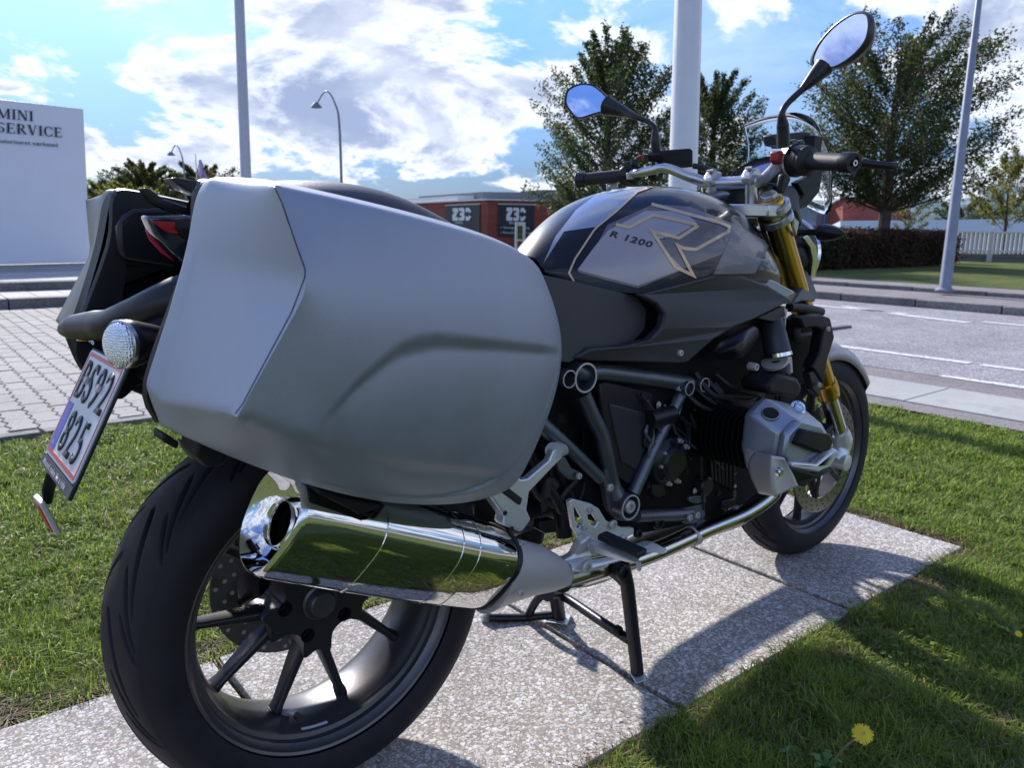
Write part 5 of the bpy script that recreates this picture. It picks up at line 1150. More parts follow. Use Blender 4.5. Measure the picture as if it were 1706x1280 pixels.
# ---------------- fork, calipers, mudguard
for s in (-1, 1):
    y_ = -.105*s if s < 0 else .105
    yy = -.105 if s == -1 else .105
    A0, A1, A2, A3 = [P(a, b, -.105) for a, b in ((1283, 333), (1331, 440), (1378, 655), (1397, 730))]
    fl = lambda p: Vector((p.x, yy, p.z))
    d = (A2-A0).normalized(); top_ = A0; bot = A0+d*((A2-A0).length)
    fo = MB().tube([fl(top_), fl(bot-d*.02)], .0275, n=32, sm=0).build('fork_leg', gold, bike)
    MB().lathe([(-.03, .0280), (-.03, .031), (-.018, .0325), (.002, .0325), (.004, .030), (.012, .0315), (.02, .030), (.022, .0255)], fl(bot-d*.01), d, 32).build('dust_seal', gold, fo)
    low = bot+d*.17
    MB().tube([fl(bot-d*.01), fl(low)], .0225, n=28, sm=0).build('stanchion', pipe_m if s == -1 else pipe_m, fo)
    ax_ = Vector((FX, yy, FZ))
    MB().tube([fl(low-d*.03), fl(low+d*.01), (fl(low)+ax_)/2+Vector((.01, 0, 0)), ax_], [.027, .030, .026, .030], n=20).build('axle_clamp', alu, fo)
    MB().lathe([(-.035*1, .001), (-.035, .016), (-.033, .022), (.03, .022), (.03, .001)], ax_, (0, 1, 0), 24).build('axle_boss', alu, fo)
    # triple clamp collars
    for off in (.0, .028):
        MB().lathe([(off, .028), (off, .038), (off+.002, .040), (off+.016, .040), (off+.018, .038), (off+.018, .028)], fl(top_+d*.012), d, 32).build('clamp_collar', bar_m, bike)
    MB().lathe([(-.006, .0001), (-.006, .021), (-.004, .023), (.0, .023), (.0, .0285), (.004, .030), (.012, .030)], fl(top_+d*.002), d, 32).build('fork_cap', gold, fo)
    u = d.cross(Y).normalized()
    MB().loft([[fl(top_)+(u*math.cos(t)+Y*math.sin(t))*.019-d*h for t in [math.pi/3*i for i in range(6)]] for h in (.004, .016)]).build('cap_hex', bar_m, fo, bv=.0015)
    # caliper and bracket
    MB().loft([[Vector((x, yy+q, z)) for x, z in ((1.40, .30), (1.42, .40), (1.46, .415), (1.47, .33), (1.45, .28))] for q in ((-.012, .03) if s < 0 else (-.03, .012))]).build('front_caliper', plastic_s, bike, bv=.006)
yb = bpy.data.objects
tc_ = MB(); T0 = P(1284, 338, -.105); 
tc_.loft([[Vector((T0.x+x-.01, y, T0.z+z+.002)) for x, y in ((-.05, -.105), (-.035, -.13), (.02, -.135), (.045, -.11), (.055, -.04), (.055, .04), (.045, .11), (.02, .135), (-.035, .13), (-.05, .105), (-.075, .05), (-.075, -.05))] for z in (-.035, -.006)])
tc_.build('triple_clamp', bar_m, bike, bv=.004)
# fork shield strip by the caliper and mudguard stay
plate3('mudguard_stay', [(1387, 636, -.075), (1395, 633, -.075), (1404, 700, -.075), (1409, 735, -.075), (1401, 738, -.075), (1394, 700, -.075)], .008, plastic_s, bike, .002)
bolt('stay_bolt', 1396, 670, -.078, .004, steel, bike, .003); bolt('stay_bolt', 1404, 713, -.078, .004, steel, bike, .003)
img_plate('reflector', [(1376, 608), (1381, 607), (1381, 622), (1375, 624)], -.115, .01, amber, bike, .002)
mg = MB(); rings = []
for a in range(25, 126, 5):
    t = rad(a); r = .325; c = Vector((FX+math.cos(t)*r, 0, FZ+math.sin(t)*r)); n_ = Vector((math.cos(t), 0, math.sin(t)))
    w = .066*min(1, .35+.05*(a-25)) if a < 40 else .070
    rings.append([c+Y*yy*w-n_*dd for yy, dd in ((-1, .048), (-.97, .03), (-.75, .012), (-.35, .002), (0, -.003), (.35, .002), (.75, .012), (.97, .03), (1, .048))])
mg.loft(rings, False, False); mo = mg.build('front_mudguard', chrome if False else beige, bike); mo.modifiers.new('t', 'SOLIDIFY').thickness = .003
# ---------------- handlebar
H0, H1 = P(1190, 300, .05), P(1262, 300, -.05)
hb_pts = [P(1046, 291, .285), P(1085, 284, .20), P(1110, 280, .155), P(1150, 295, .095), P(1185, 305, .055), P(1250, 303, -.045), P(1270, 300, -.075), P(1288, 283, -.125), P(1300, 268, -.165), P(1330, 266, -.24)]
hbar = MB().tube(hb_pts, [.011, .011, .0115, .0125, .015, .015, .0135, .012, .0115, .0115], n=20, sm=8).build('handlebar', bar_m, bike)
for px, py, yy in ((1188, 300, .05), (1252, 296, -.05)):
    c = P(px, py, yy); MB().loft([[c+Vector((x, y, z)) for x, z in ((-.022, -.016), (-.026, .0), (-.012, .020), (.014, .020), (.022, .004), (.018, -.02))] for y in (-.013, .013)]).build('bar_clamp', bar_m, hbar, bv=.004)
    MB().tube([c+Vector((.0, 0, -.014)), c+Vector((.012, 0, -.07))], [.014, .017], n=16, sm=0).build('riser', bar_m, hbar)
    MB().lathe([(0, .0001), (0, .008), (.004, .008), (.004, .004), (.001, .003), (.001, .0001)], c+Vector((-.014, 0, .019)), (-.3, 0, 1), 18).build('clamp_bolt', steel, hbar)
ga, gb = P(1325, 267, -.235), P(1416, 271, -.375)
gd = (gb-ga).normalized(); gl = (gb-ga).length
gr = MB().tube([ga+gd*gl*t for t in (0, .25, .3, .8, .82, 1.0)], [.030, .029, .0175, .0165, .0165, .0165], n=28, sm=0).build('throttle_grip', rubber2, bike, ang=40)
MB().lathe([(0, .017), (.003, .0195), (.026, .0195), (.029, .018), (.029, .012), (.026, .011), (.026, .0001)], gb-gd*.018, gd, 32).build('bar_end', plastic_s, gr)
MB().lathe([(0, .006), (.004, .0055), (.004, .003), (0, .003)], gb+gd*.010, gd, 16).build('bar_end_bolt', chrome, gr)
MB().lathe([(-.004, .02), (-.004, .031), (.0, .033), (.006, .033), (.010, .031), (.030, .030), (.034, .026)], ga-gd*.002, gd, 36).build('throttle_housing', plastic_s, gr)
MB().lathe([(-.0, .034), (.006, .034)], ga-gd*.001, gd, 36).build('housing_ring', steel, gr)
sw = MB().loft([[ga-gd*h+Vector((math.cos(t)*rx, 0, math.sin(t)*rz)) for t in [2*math.pi*i/16 for i in range(16)]] for h, rx, rz in ((.0, .028, .033), (.03, .024, .030), (.036, .018, .024))]).build('switch_unit', plastic, bike)
plate3('kill_switch', [(1297, 252, -.225), (1304, 250, -.225), (1308, 262, -.225), (1302, 275, -.225), (1296, 268, -.225)], .02, redk, sw, .003)
for k, (a, b_) in enumerate(((1312, 238), (1324, 236), (1336, 237))): img_plate('button', [(a-5, b_-2), (a+4, b_-5), (a+6, b_+3), (a-4, b_+6)], -.235, .012, sidegrey, sw, .002)
lv = MB().tube([P(1345, 258, -.22)+Vector((.05, 0, -.01)), P(1420, 268, -.30)+Vector((.04, 0, 0)), P(1440, 272, -.31), P(1478, 276, -.345), P(1490, 277, -.352)], [.009, .008, .0072, .0065, .0078], n=14, flat=1.2).build('brake_lever', plastic_s, bike)
MB().lathe([(-.02, .001), (-.02, .030), (.015, .032), (.017, .028), (.017, .001)], P(1345, 240, -.13), (0, 0, 1), 6).build('fluid_reservoir', plastic, bike)
plate3('brake_reservoir', [(1290, 224, -.14), (1300, 222, -.14), (1302, 244, -.14), (1292, 242, -.14)], .03, sidegrey, bike, .004)
plate3('brake_reservoir', [(1310, 223, -.14), (1340, 219, -.14), (1352, 222, -.14), (1352, 245, -.14), (1310, 246, -.14)], .04, plastic, bike, .004)
# left hand end
la, lb = P(1040, 292, .295), P(964, 300, .40)
ld = (lb-la).normalized()
lg = MB().tube([la, lb], .0165, n=24, sm=0).build('left_grip', rubber2, bike)
MB().lathe([(-.006, .0165), (-.004, .0205), (.018, .0205), (.021, .018), (.021, .0001)], lb-ld*.014, ld, 28).build('bar_end', plastic_s, lg)
lw = MB().loft([[la-ld*h+Vector((math.cos(t)*rx, 0, math.sin(t)*rz)) for t in [2*math.pi*i/16 for i in range(16)]] for h, rx, rz in ((-.002, .020, .023), (.008, .024, .028), (.030, .024, .027), (.036, .018, .020))]).build('left_switch_unit', plastic_s, bike)
for a, b_ in ((1047, 274), (1060, 270), (1052, 293)): img_plate('button', [(a-5, b_-5), (a+4, b_-6), (a+5, b_+5), (a-4, b_+6)], .262, .01, sidegrey if b_ < 290 else steel, lw, .002)
img_plate('horn_button', [(1062, 262), (1070, 257), (1074, 262), (1068, 267)], .262, .01, redk, lw, .002)
mc = MB().loft([[P(1092, 288, .225)+Vector((math.cos(t)*.02, y, math.sin(t)*.022)) for t in [2*math.pi*i/14 for i in range(14)]] for y in (-.012, .012)]).build('clutch_clamp', plastic, bike, bv=.003)
plate3('clutch_reservoir', [(1101, 256, .19), (1106, 250, .19), (1150, 247, .16), (1155, 250, .16), (1155, 278, .16), (1136, 280, .17), (1104, 266, .19)], .05, plastic, bike, .004)
MB().tube([P(1155, 276, .12), P(1175, 280, .10), P(1195, 288, .06)], .007, n=10).build('brake_hose', rubber2, bike)
plate3('clutch_lever_tip', [(1014, 306, .33), (1030, 303, .32), (1032, 314, .32), (1014, 318, .33)], .012, bar_m, bike, .004)
for a, b_ in ((1093, 272), (1094, 291)): bolt('clamp_bolt', a, b_, .212, .003, steel, mc, .003)
# ---------------- mirrors
def mirror_(name, out, glass_k, yglass, arm, arm_r, yth, back, nrm=None):
    p0 = P(*out[len(out)//2]); p0 = (P(*out[0])+p0)/2; pts = crom([PN(a, b, p0, nrm) for a, b, c in out], 8, True); c = sum(pts, Vector())/len(pts)
    bk = Vector(back); r0 = [c+(p-c)*1.0 for p in pts]
    rings = [[c+(p-c)*.90+bk*.10 for p in pts], [c+(p-c)*.93-bk*.02 for p in pts], r0, [p+bk*.35 for p in pts], [c+(p-c)*.86+bk*.8 for p in pts], [c+(p-c)*.5+bk*1.05 for p in pts]]
    o = MB().loft(rings, True, True).build(name, plastic_s, bike, ang=50)
    g = MB().loft([[c+(p-c)*.915+bk*.06 for p in pts], [c+(p-c)*.915+bk*.08 for p in pts]], True, True).build('mirror_glass', mirror, o, ang=20)
    MB().tube([P(*q) for q in arm], arm_r, n=14, sm=8).build('mirror_arm', plastic_s, o)
    return o
mirror_('right_mirror', [(1446, 22, -.300), (1449, 45, -.30), (1440, 72, -.297), (1415, 98, -.29), (1385, 114, -.283), (1357, 112, -.275), (1350, 100, -.27), (1362, 72, -.275), (1385, 45, -.285), (1412, 25, -.293), (1432, 18, -.298)], .9, 0,
    [(1305, 246, -.235), (1305, 225, -.235), (1304, 208, -.235), (1303, 188, -.237), (1312, 172, -.240), (1335, 150, -.255), (1352, 133, -.265), (1372, 112, -.275)], [.0125, .0125, .012, .0062, .0062, .0065, .013, .020], 0, (.032, -.010, -.004), (-.96, .26, .08))
mirror_('left_mirror', [(941, 160, .50), (946, 148, .495), (965, 139, .48), (985, 140, .465), (1003, 152, .45), (1018, 170, .435), (1014, 182, .438), (990, 190, .46), (962, 197, .478), (948, 184, .49), (941, 172, .50)], .9, 0,
    [(1093, 276, .225), (1093, 256, .225), (1092, 235, .225), (1090, 212, .227), (1078, 202, .25), (1060, 195, .28), (1040, 186, .33), (1012, 176, .39)], [.0125, .0125, .012, .0062, .0062, .007, .014, .026], 0, (.032, .008, -.004), (-.96, -.24, .06))
# ---------------- windscreen, dash, headlight
scr = [(1231, 207, .13), (1262, 192, .07), (1300, 183, .0), (1345, 197, -.09), (1360, 215, -.125), (1380, 258, -.15), (1388, 300, -.16), (1382, 340, -.15), (1366, 355, -.13), (1346, 340, -.11), (1330, 300, -.06), (1290, 285, .0), (1250, 285, .07), (1232, 290, .13)]
me_v = [P(*q)+Vector((.02, 0, 0)) for q in scr]
ws = []
nn = 16
Tp = [P(1231, 207, .13), P(1262, 191, .075), P(1300, 183, .0), P(1340, 196, -.085), P(1362, 222, -.13)]
Bt = [P(1232, 292, .13), P(1250, 300, .08), P(1300, 330, .0), P(1368, 356, -.10), P(1388, 300, -.155)]
tp, bt = crom(Tp, 6), crom(Bt, 6)
ws = MB().loft([[a.lerp(b_, t)+Vector((.035*math.sin(math.pi*t)*.6+.06*(1-(a.lerp(b_, t).y/.15)**2), 0, 0)) for t in [i/10 for i in range(11)]] for a, b_ in zip(tp, bt)], False, False).build('windscreen', glassc, bike)
ws.modifiers.new('t', 'SOLIDIFY').thickness = .002
MB().tube([a+Vector((.06*(1-(a.y/.15)**2)+.002, 0, 0)) for a in tp], .0012, n=8, sm=0).build('screen_edge', glassc, ws)
gz = P(1258, 278, .0)
MB().lathe([(0, .001), (0, .058), (-.006, .064), (-.016, .066), (.03, .062), (.04, .03)], gz+Vector((.02, 0, -.02)), (.55, 0, -.83), 40).build('speedometer', plastic_s, bike)
MB().lathe([(-.0065, .0001), (-.0065, .055), (-.0045, .056)], gz+Vector((.02, 0, -.02)), (.55, 0, -.83), 40).build('dial_glass', mat('dial_blue', (.10, .11, .22), .2, .12, coat=1), bike)
MB().loft([[Vector((x, y, z)) for y, z in ((-w, z0), (w, z0), (w*.9, z1), (-w*.9, z1))] for x, w, z0, z1 in ((1.13, .085, .98, 1.035), (1.22, .10, .96, 1.03), (1.27, .09, .93, 1.0))]).build('dash_housing', plastic_s, bike, bv=.01)
MB().lathe([(-.10, .001), (-.10, .05), (-.05, .085), (.0, .095), (.01, .092), (.02, .001)], Vector((1.33, 0, .86)), (1, 0, -.1), 40).build('headlight', plastic_s, bike)
MB().lathe([(0, .097), (.006, .102), (.012, .097)], Vector((1.335, 0, .86)), (1, 0, -.1), 48).build('headlight_ring', chrome, bike)
img_plate('screen_bracket', [(1328, 305), (1345, 295), (1366, 270), (1372, 285), (1366, 320), (1345, 345), (1325, 352), (1312, 350), (1340, 325)], -.09, .02, plastic, bike, .004)
img_plate('screen_bracket', [(1306, 290), (1316, 288), (1318, 300), (1308, 322), (1300, 322)], -.10, .015, plastic, bike, .004)
img_plate('fork_cover', [(1322, 335), (1331, 340), (1334, 362), (1328, 395), (1322, 380)], -.09, .02, bar_m, bike, .004)
plate3('headlight_bracket', [(1338, 395, -.10), (1346, 392, -.10), (1360, 410, -.10), (1364, 432, -.10), (1358, 465, -.10), (1350, 472, -.10), (1355, 435, -.10), (1350, 412, -.10)], .01, chrome, bike, .002)
MB().tube([P(1328, 388, -.13), P(1345, 387, -.15), P(1370, 387, -.19)], [.007, .007, .008], n=12).build('indicator_stem', plastic, bike)
fi = MB().lathe([(0, .0001), (0, .012), (.004, .0185), (.02, .0195), (.04, .016), (.062, .008), (.072, .0001)], P(1366, 387, -.185), (P(1424, 390, -.28)-P(1366, 387, -.185)), 24).build('front_indicator', plastic_s, bike)
bolt('indicator_bolt', 1337, 387, -.14, .004, steel, bike, .003)
# ignition lock and cap on the tank
MB().lathe([(0, .0001), (0, .040), (-.004, .042), (-.008, .036), (-.008, .0001)], Vector((1.02, 0, .995)), (.3, 0, -.95), 36).build('filler_cap', navy, tank)
# ---------------- tail: light, grab rails, mudguard arm, indicators, plate
tlp = [(233, 359), (300, 357), (330, 362), (330, 440), (312, 445), (296, 438), (272, 415), (246, 388)]
tl = MB().loft([[P(a, b, y) if abs(y) < .05 else P(a+12, b+2, y) for a, b in tlp] for y in (-.052, -.03, .0, .03, .052)]).build('tail_light', tail_m, bike, bv=.004)
plate3('tail_light_red', [(252, 368, -.055), (292, 370, -.055), (298, 390, -.055), (280, 388, -.055)], .004, redl, tl, .001)
plate3('tail_light_red', [(242, 382, -.055), (252, 392, -.055), (272, 416, -.055), (292, 436, -.055), (268, 420, -.055), (250, 400, -.055)], .004, redl, tl, .001)
plate3('tail_fin', [(290, 376, -.06), (330, 380, -.06), (330, 405, -.06), (305, 395, -.06)], .02, plastic, tl, .003)
def grab(y_, pts, r):
    MB().tube([P(a, b, y_) for a, b in pts], r, n=14, sm=8, flat=.55, up=(0, 0, 1)).build('grab_rail', plastic_s, bike)
MB().slab([P(a, b, .13) for a, b in ((227, 313), (240, 316), (262, 332), (300, 345), (330, 358), (345, 372), (310, 362), (270, 350), (245, 338))], (0, -.035, 0)).build('grab_rail', plastic_s, bike, bv=.006, seg=3)
MB().slab([P(a, b, -.13) for a, b in ((285, 296), (300, 296), (335, 303), (380, 312), (380, 330), (330, 325), (308, 316), (292, 305))], (0, .035, 0)).build('grab_rail', plastic_s, bike, bv=.006, seg=3)
arm = MB().tube([P(105, 549, .215), P(125, 546, .19), P(160, 543, .12), P(185, 541, .07), P(230, 525, .02), P(300, 500, -.02), P(380, 480, -.04)], [.010, .0195, .0225, .0225, .026, .033, .04], n=24, sm=8).build('rear_mudguard_arm', plastic_s, bike)
plate3('left_indicator_lens', [(128, 562, .16), (160, 560, .13), (158, 568, .13), (130, 570, .16)], .02, amber, arm, .003)
plate3('plate_lamp', [(147, 568, .09), (158, 568, .08), (157, 577, .08)], .01, lensc, arm, .002)
ri = P(215, 575, -.13)
id_ = Vector((-1, -.05, .06)).normalized()
MB().lathe([(-.0, .0001), (-.0, .027), (-.004, .0295), (-.012, .0295), (-.05, .020), (-.085, .010), (-.11, .008)], PX(203, 574, -.285), (-1, -.42, .05), 28).build('indicator_body', plastic_s, bike)
MB().lathe([(.0, .0290), (.004, .0285), (.009, .024), (.013, .014), (.0145, .0001)], PX(203, 574, -.285), (-1, -.42, .05), 28).build('indicator_lens', lens2, bike)
MB().lathe([(-.002, .0298), (.003, .0300), (.005, .0286)], PX(203, 574, -.285), (-1, -.42, .05), 32).build('indicator_rim', bar_m, bike)
# number plate: lies in its own inclined plane through y = -.1 and y = .1
TL_, TR_, BL_, BR_ = P(155, 582, .1), P(212, 612, -.1), P(78, 752, .1), P(122, 812, -.1)
ux_ = (TR_-TL_); uy_ = (TL_-BL_); nrm_ = ux_.cross(uy_).normalized(); nrm_ = -nrm_ if nrm_.x > 0 else nrm_
def Q(u, v, h=0): return TL_+ux_*u-uy_*(1-v)+nrm_*h      # u right, v up
npl = MB().slab([Q(u, v, .002) for u, v in ((.03, 0), (.97, 0), (1, .03), (1, .97), (.97, 1), (.03, 1), (0, .97), (0, .03))], -nrm_*.003).build('number_plate', white_p, bike, bv=.0008)
def qs(name, u0, v0, u1, v1, m, h=.0026): return MB().slab([Q(u0, v0, h), Q(u1, v0, h), Q(u1, v1, h), Q(u0, v1, h)], -nrm_*.001).build(name, m, npl, smooth=False)
for q in ((.03, .025, .97, .06), (.03, .94, .97, .975), (.025, .06, .04, .94), (.96, .06, .975, .94)): qs('border', *q, red_p)
qs('country_strip', .045, .065, .20, .50, blue_p)
hx, hy = ux_.length, uy_.length
def glyphs(txt, u0, u1, v0, v1):
    me = text_mesh(txt, 1, .004, 'LEFT', 0, 1.2); xs = [v.co.x for v in me.vertices]; zs = [v.co.y for v in me.vertices]
    for v in me.vertices:
        u = u0+(v.co.x-min(xs))/(max(xs)-min(xs))*(u1-u0); w = v0+(v.co.y-min(zs))/(max(zs)-min(zs))*(v1-v0); v.co = Q(u, w, .0035)
    me.materials.clear(); o = link('plate_lettering', me, ink, npl, False); o.modifiers.new('t', 'SOLIDIFY').thickness = .0015
glyphs('BS92', .10, .92, .55, .91); glyphs('825', .27, .84, .10, .47)
place_text('plate_country', 'DK', Q(.075, .10, .0032), ux_*.001, uy_*.001, white_p, npl, 55, 55*1.1)
MB().slab([Q(u, v, .000) for u, v in ((-.03, -.12), (1.03, -.12), (1.03, 1.02), (-.03, 1.02))], -nrm_*.004).build('plate_holder', plastic, bike, bv=.002)
MB().slab([Q(u, v, .0015) for u, v in ((-.02, -.115), (1.02, -.115), (1.02, -.01), (-.02, -.01))], -nrm_*.002).build('holder_band', sidegrey, npl, bv=.0005)
place_text('holder_lettering', 'Moced make life a ride', Q(.07, -.088, .0022), ux_, uy_, white_p, npl, .086, .075, bold=.01)
for u in (.30, .68): MB().lathe([(0, .0001), (0, .006), (.004, .006), (.005, .003), (.005, .0001)], Q(u, .74, .003), nrm_, 6).build('plate_bolt', steel, npl)
MB().tube([Q(.28, -.10, -.006), Q(.22, -.26, -.012), Q(.20, -.40, -.02)], [.010, .010, .006], n=10, flat=.5).build('reflector_arm', plastic, bike)
rc = PX(73, 860, -.362)
rx_ = Vector((.05, -1, 0)).normalized(); ru = Vector((-.30, 0, .95)).normalized()
rq = lambda u, v, h: rc+rx_*u+ru*v+rx_.cross(ru)*h
sg = 1 if rx_.cross(ru).x < 0 else -1
MB().slab([rq(u, v, 0) for u, v in ((-.022, -.026), (.022, -.026), (.022, .026), (-.022, .026))], rx_.cross(ru)*-.008*sg).build('rear_reflector', steel, bike, bv=.002)
MB().slab([rq(u, v, .002*sg) for u, v in ((-.018, -.022), (.018, -.022), (.018, .022), (-.018, .022))], rx_.cross(ru)*-.004*sg).build('reflector_lens', redl, bike, bv=.001)
plate3('mudguard_inner', [(180, 600, .0), (240, 590, .0), (300, 560, .0), (360, 560, .0), (380, 640, .0), (300, 660, .0), (235, 640, .0), (205, 668, .0), (190, 665, .0)], .10, plastic, bike, .01)
plate3('mudguard_inner', [(215, 560, -.05), (330, 500, -.05), (330, 650, -.05), (240, 640, -.05)], .10, plastic, bike, .01)
prof_body('tail_unit', [(-.16, [(.03, .83), (.08, .85), (.085, .90), (.02, .92)]), (.0, [(.04, .72), (.10, .76), (.12, .88), (.03, .92)]), (.2, [(.05, .68), (.11, .72), (.13, .84), (.03, .86)]), (.35, [(.06, .66), (.11, .70), (.12, .78), (.03, .80)])], plastic, bike, 2)
# ================================================================== GRASS
def in_view(x, y, mg=420):
    d = np.stack([x-CC.x, y-CC.y, np.full_like(x, .02-CC.z)], -1); z = d@np.array(FW); zz = np.maximum(z, .05)
    px = 853+CF*(d@np.array(RT))/zz; py = 640-CF*(d@np.array(UP))/zz
    return (z > .25) & (px > -mg) & (px < 1706+mg) & (py < 1280+mg*1.5), z
def vnoise(x, y, s, seed=0):
    """cheap smooth value noise"""
    X, Y_ = x*s+seed*17.3, y*s+seed*9.1; xi, yi = np.floor(X).astype(int), np.floor(Y_).astype(int); fx, fy = X-xi, Y_-yi; fx = fx*fx*(3-2*fx); fy = fy*fy*(3-2*fy)
    h = lambda a, b: np.modf(np.abs(np.sin(a*127.1+b*311.7+seed)*43758.5453))[0]
    return (h(xi, yi)*(1-fx)+h(xi+1, yi)*fx)*(1-fy)+(h(xi, yi+1)*(1-fx)+h(xi+1, yi+1)*fx)*fy
def blades(name, x, y, hgt, wid, flat, cols, label):
    n = len(x); az = RNG.uniform(0, 2*np.pi, n); d = np.stack([np.cos(az), np.sin(az), np.zeros(n)], -1); s = np.stack([-np.sin(az), np.cos(az), np.zeros(n)], -1)
    ln = flat*RNG.uniform(.3, 1.3, n); B = np.stack([x, y, np.full(n, -.022)], -1); up = np.array([0, 0, 1.])
    p1 = B+up*(hgt*.55)[:, None]+d*(hgt*ln*.35)[:, None]; p2 = B+up*(hgt*np.maximum(.12, 1-.45*ln))[:, None]+d*(hgt*ln*1.1)[:, None]
    w = wid[:, None]*s; vs = np.stack([B-w, B+w, p1+w*.8, p1-w*.8, p2], 1).reshape(-1, 3)
    me = bpy.data.meshes.new(name); me.vertices.add(5*n); me.vertices.foreach_set('co', vs.ravel().astype(np.float32))
    base = np.arange(n)*5; li = np.stack([base, base+1, base+2, base+3, base+3, base+2, base+4], -1).ravel().astype(np.int32); me.loops.add(7*n); me.loops.foreach_set('vertex_index', li)
    me.polygons.add(2*n); ls = np.stack([np.arange(n)*7, np.arange(n)*7+4], -1).ravel().astype(np.int32); me.polygons.foreach_set('loop_start', ls); me.update(calc_edges=True)
    ca = me.color_attributes.new('Col', 'FLOAT_COLOR', 'POINT'); cc = np.ones((n, 5, 4), np.float32); cc[:, :, :3] = cols[:, None, :]; ca.data.foreach_set('color', cc.ravel())
    o = link(name, me, leaf_m, None, False); tag(o, label, None, None, 'stuff'); return o
GC = np.array([(.20, .285, .046), (.26, .345, .058), (.15, .23, .042), (.34, .39, .10), (.38, .32, .18), (.28, .21, .12)])
def sow(name, x0, y0, x1, y1, dens, label, hk=1., straw=.10, keep=None):
    n = int((x1-x0)*(y1-y0)*dens); x, y = RNG.uniform(x0, x1, n), RNG.uniform(y0, y1, n); ok, z = in_view(x, y)
    ok &= RNG.random(n) < np.clip(1.9/np.maximum(z, .4), .28, 1)
    if keep is not None: ok &= keep(x, y)
    x, y, z = x[ok], y[ok], z[ok]; n = len(x); nb = vnoise(x, y, 5, 1); nc_ = vnoise(x, y, 16, 2)
    h = (.018+.026*nc_+.016*nb)*RNG.uniform(.6, 1.35, n)*hk; w = RNG.uniform(.0007, .0015, n)*np.clip(z/1.4, 1, 3.2)
    pw = np.stack([np.full(n, 3.), 1.2+2.5*nb, 1.5+1.5*(1-nb), .4+1.0*nc_, straw*10*(1-nb)**2+.25, straw*6*(1-nc_)**2+.1], -1); pw /= pw.sum(1)[:, None]
    k = (RNG.random(n)[:, None] > np.cumsum(pw, 1)).sum(1).clip(0, 5); return blades(name, x, y, h, w, .7+.8*(k >= 4), GC[k]*RNG.uniform(.75, 1.3, (n, 1)), label)
edge = lambda x, y: (x > 1.955+.02*vnoise(x, y, 9, 3)) | (y < -.318+.02*vnoise(x, y, 9, 4)) | (y > .452-.02*vnoise(x, y, 9, 5))
sow('lawn_grass_near', -.4, -1.9, 2.1, -.29, 62000, 'mown grass right of the slabs around the dandelion', 1.05, .16, edge)
sow('lawn_grass_left', -2.6, .425, 3.66, 2.70, 30000, 'mown grass between the slabs and the block paving', 1., .12, edge)
sow('lawn_grass_right', 1.93, -2.8, 3.67, .425, 34000, 'sunlit mown grass in front of the road', 1., .07, edge)
n = 26000
def strip(n, f):  # dry runners and dead blades where the turf meets the slabs
    x, y = f(n); h = RNG.uniform(.012, .045, n); w = RNG.uniform(.0007, .0014, n); c = np.array([(.30, .235, .15), (.22, .16, .10), (.13, .085, .06), (.36, .30, .20)])[RNG.integers(0, 4, n)]*RNG.uniform(.7, 1.2, (n, 1)); return x, y, h, w, c
parts_ = [strip(20000, lambda n: (RNG.uniform(-.6, 1.98, n), -.312-np.abs(RNG.normal(0, .030, n))+.022*RNG.random(n))), strip(22000, lambda n: (RNG.uniform(-1.4, 1.98, n), .462+np.abs(RNG.normal(0, .035, n)))), strip(6500, lambda n: (1.965+np.abs(RNG.normal(0, .025, n)), RNG.uniform(-.34, .48, n))),
          strip(700, lambda n: (.64+RNG.normal(0, .003, n), RNG.uniform(-.30, .44, n))), strip(600, lambda n: (1.30+RNG.normal(0, .003, n), RNG.uniform(-.30, .44, n)))]
x, y, h, w, c = [np.concatenate([p[i] for p in parts_]) for i in range(5)]
vn = vnoise(x, y, 14, 6); kp = (vn > .22) | (np.abs(y) < .30)
inj = (np.abs(y-.0675) < .36) & (x < 1.94); h[inj] *= .35
blades('dry_grass_edge', x[kp], y[kp], h[kp], w[kp], 2.2, c[kp], 'dry brown runners along the slab edges')
def clover(name, n, f, label):
    x, y = f(n); C_ = np.stack([x, y, RNG.uniform(.004, .022, n)], -1); nrm_v = rvec(n)*.45+np.array([0, 0, 1.]); U = np.cross(nrm_v, rvec(n)); U /= np.linalg.norm(U, axis=1)[:, None]; V_ = np.cross(nrm_v, U); V_ /= np.linalg.norm(V_, axis=1)[:, None]; r = RNG.uniform(.003, .007, (n, 1))
    o = quads_mesh(name, C_, U*r, V_*r*1.05, np.array([(.16, .26, .04), (.11, .20, .035), (.20, .30, .06)])[RNG.integers(0, 3, n)], leaf_m); tag(o, label, None, None, 'stuff')
def patchy(x0, x1, y0, y1):
    def f(n):
        m = n*6; x, y = RNG.uniform(x0, x1, m), RNG.uniform(y0, y1, m); k = np.argsort(-vnoise(x, y, 6, 9)-.3*RNG.random(m))[:n]; return x[k], y[k]
    return f
clover('clover_left', 5200, patchy(-.8, 2.4, .55, 2.6), 'bright clover leaves scattered in the left lawn'); clover('clover_right', 1800, patchy(.35, 3.4, -1.5, -.42), 'bright clover leaves scattered in the right lawn')
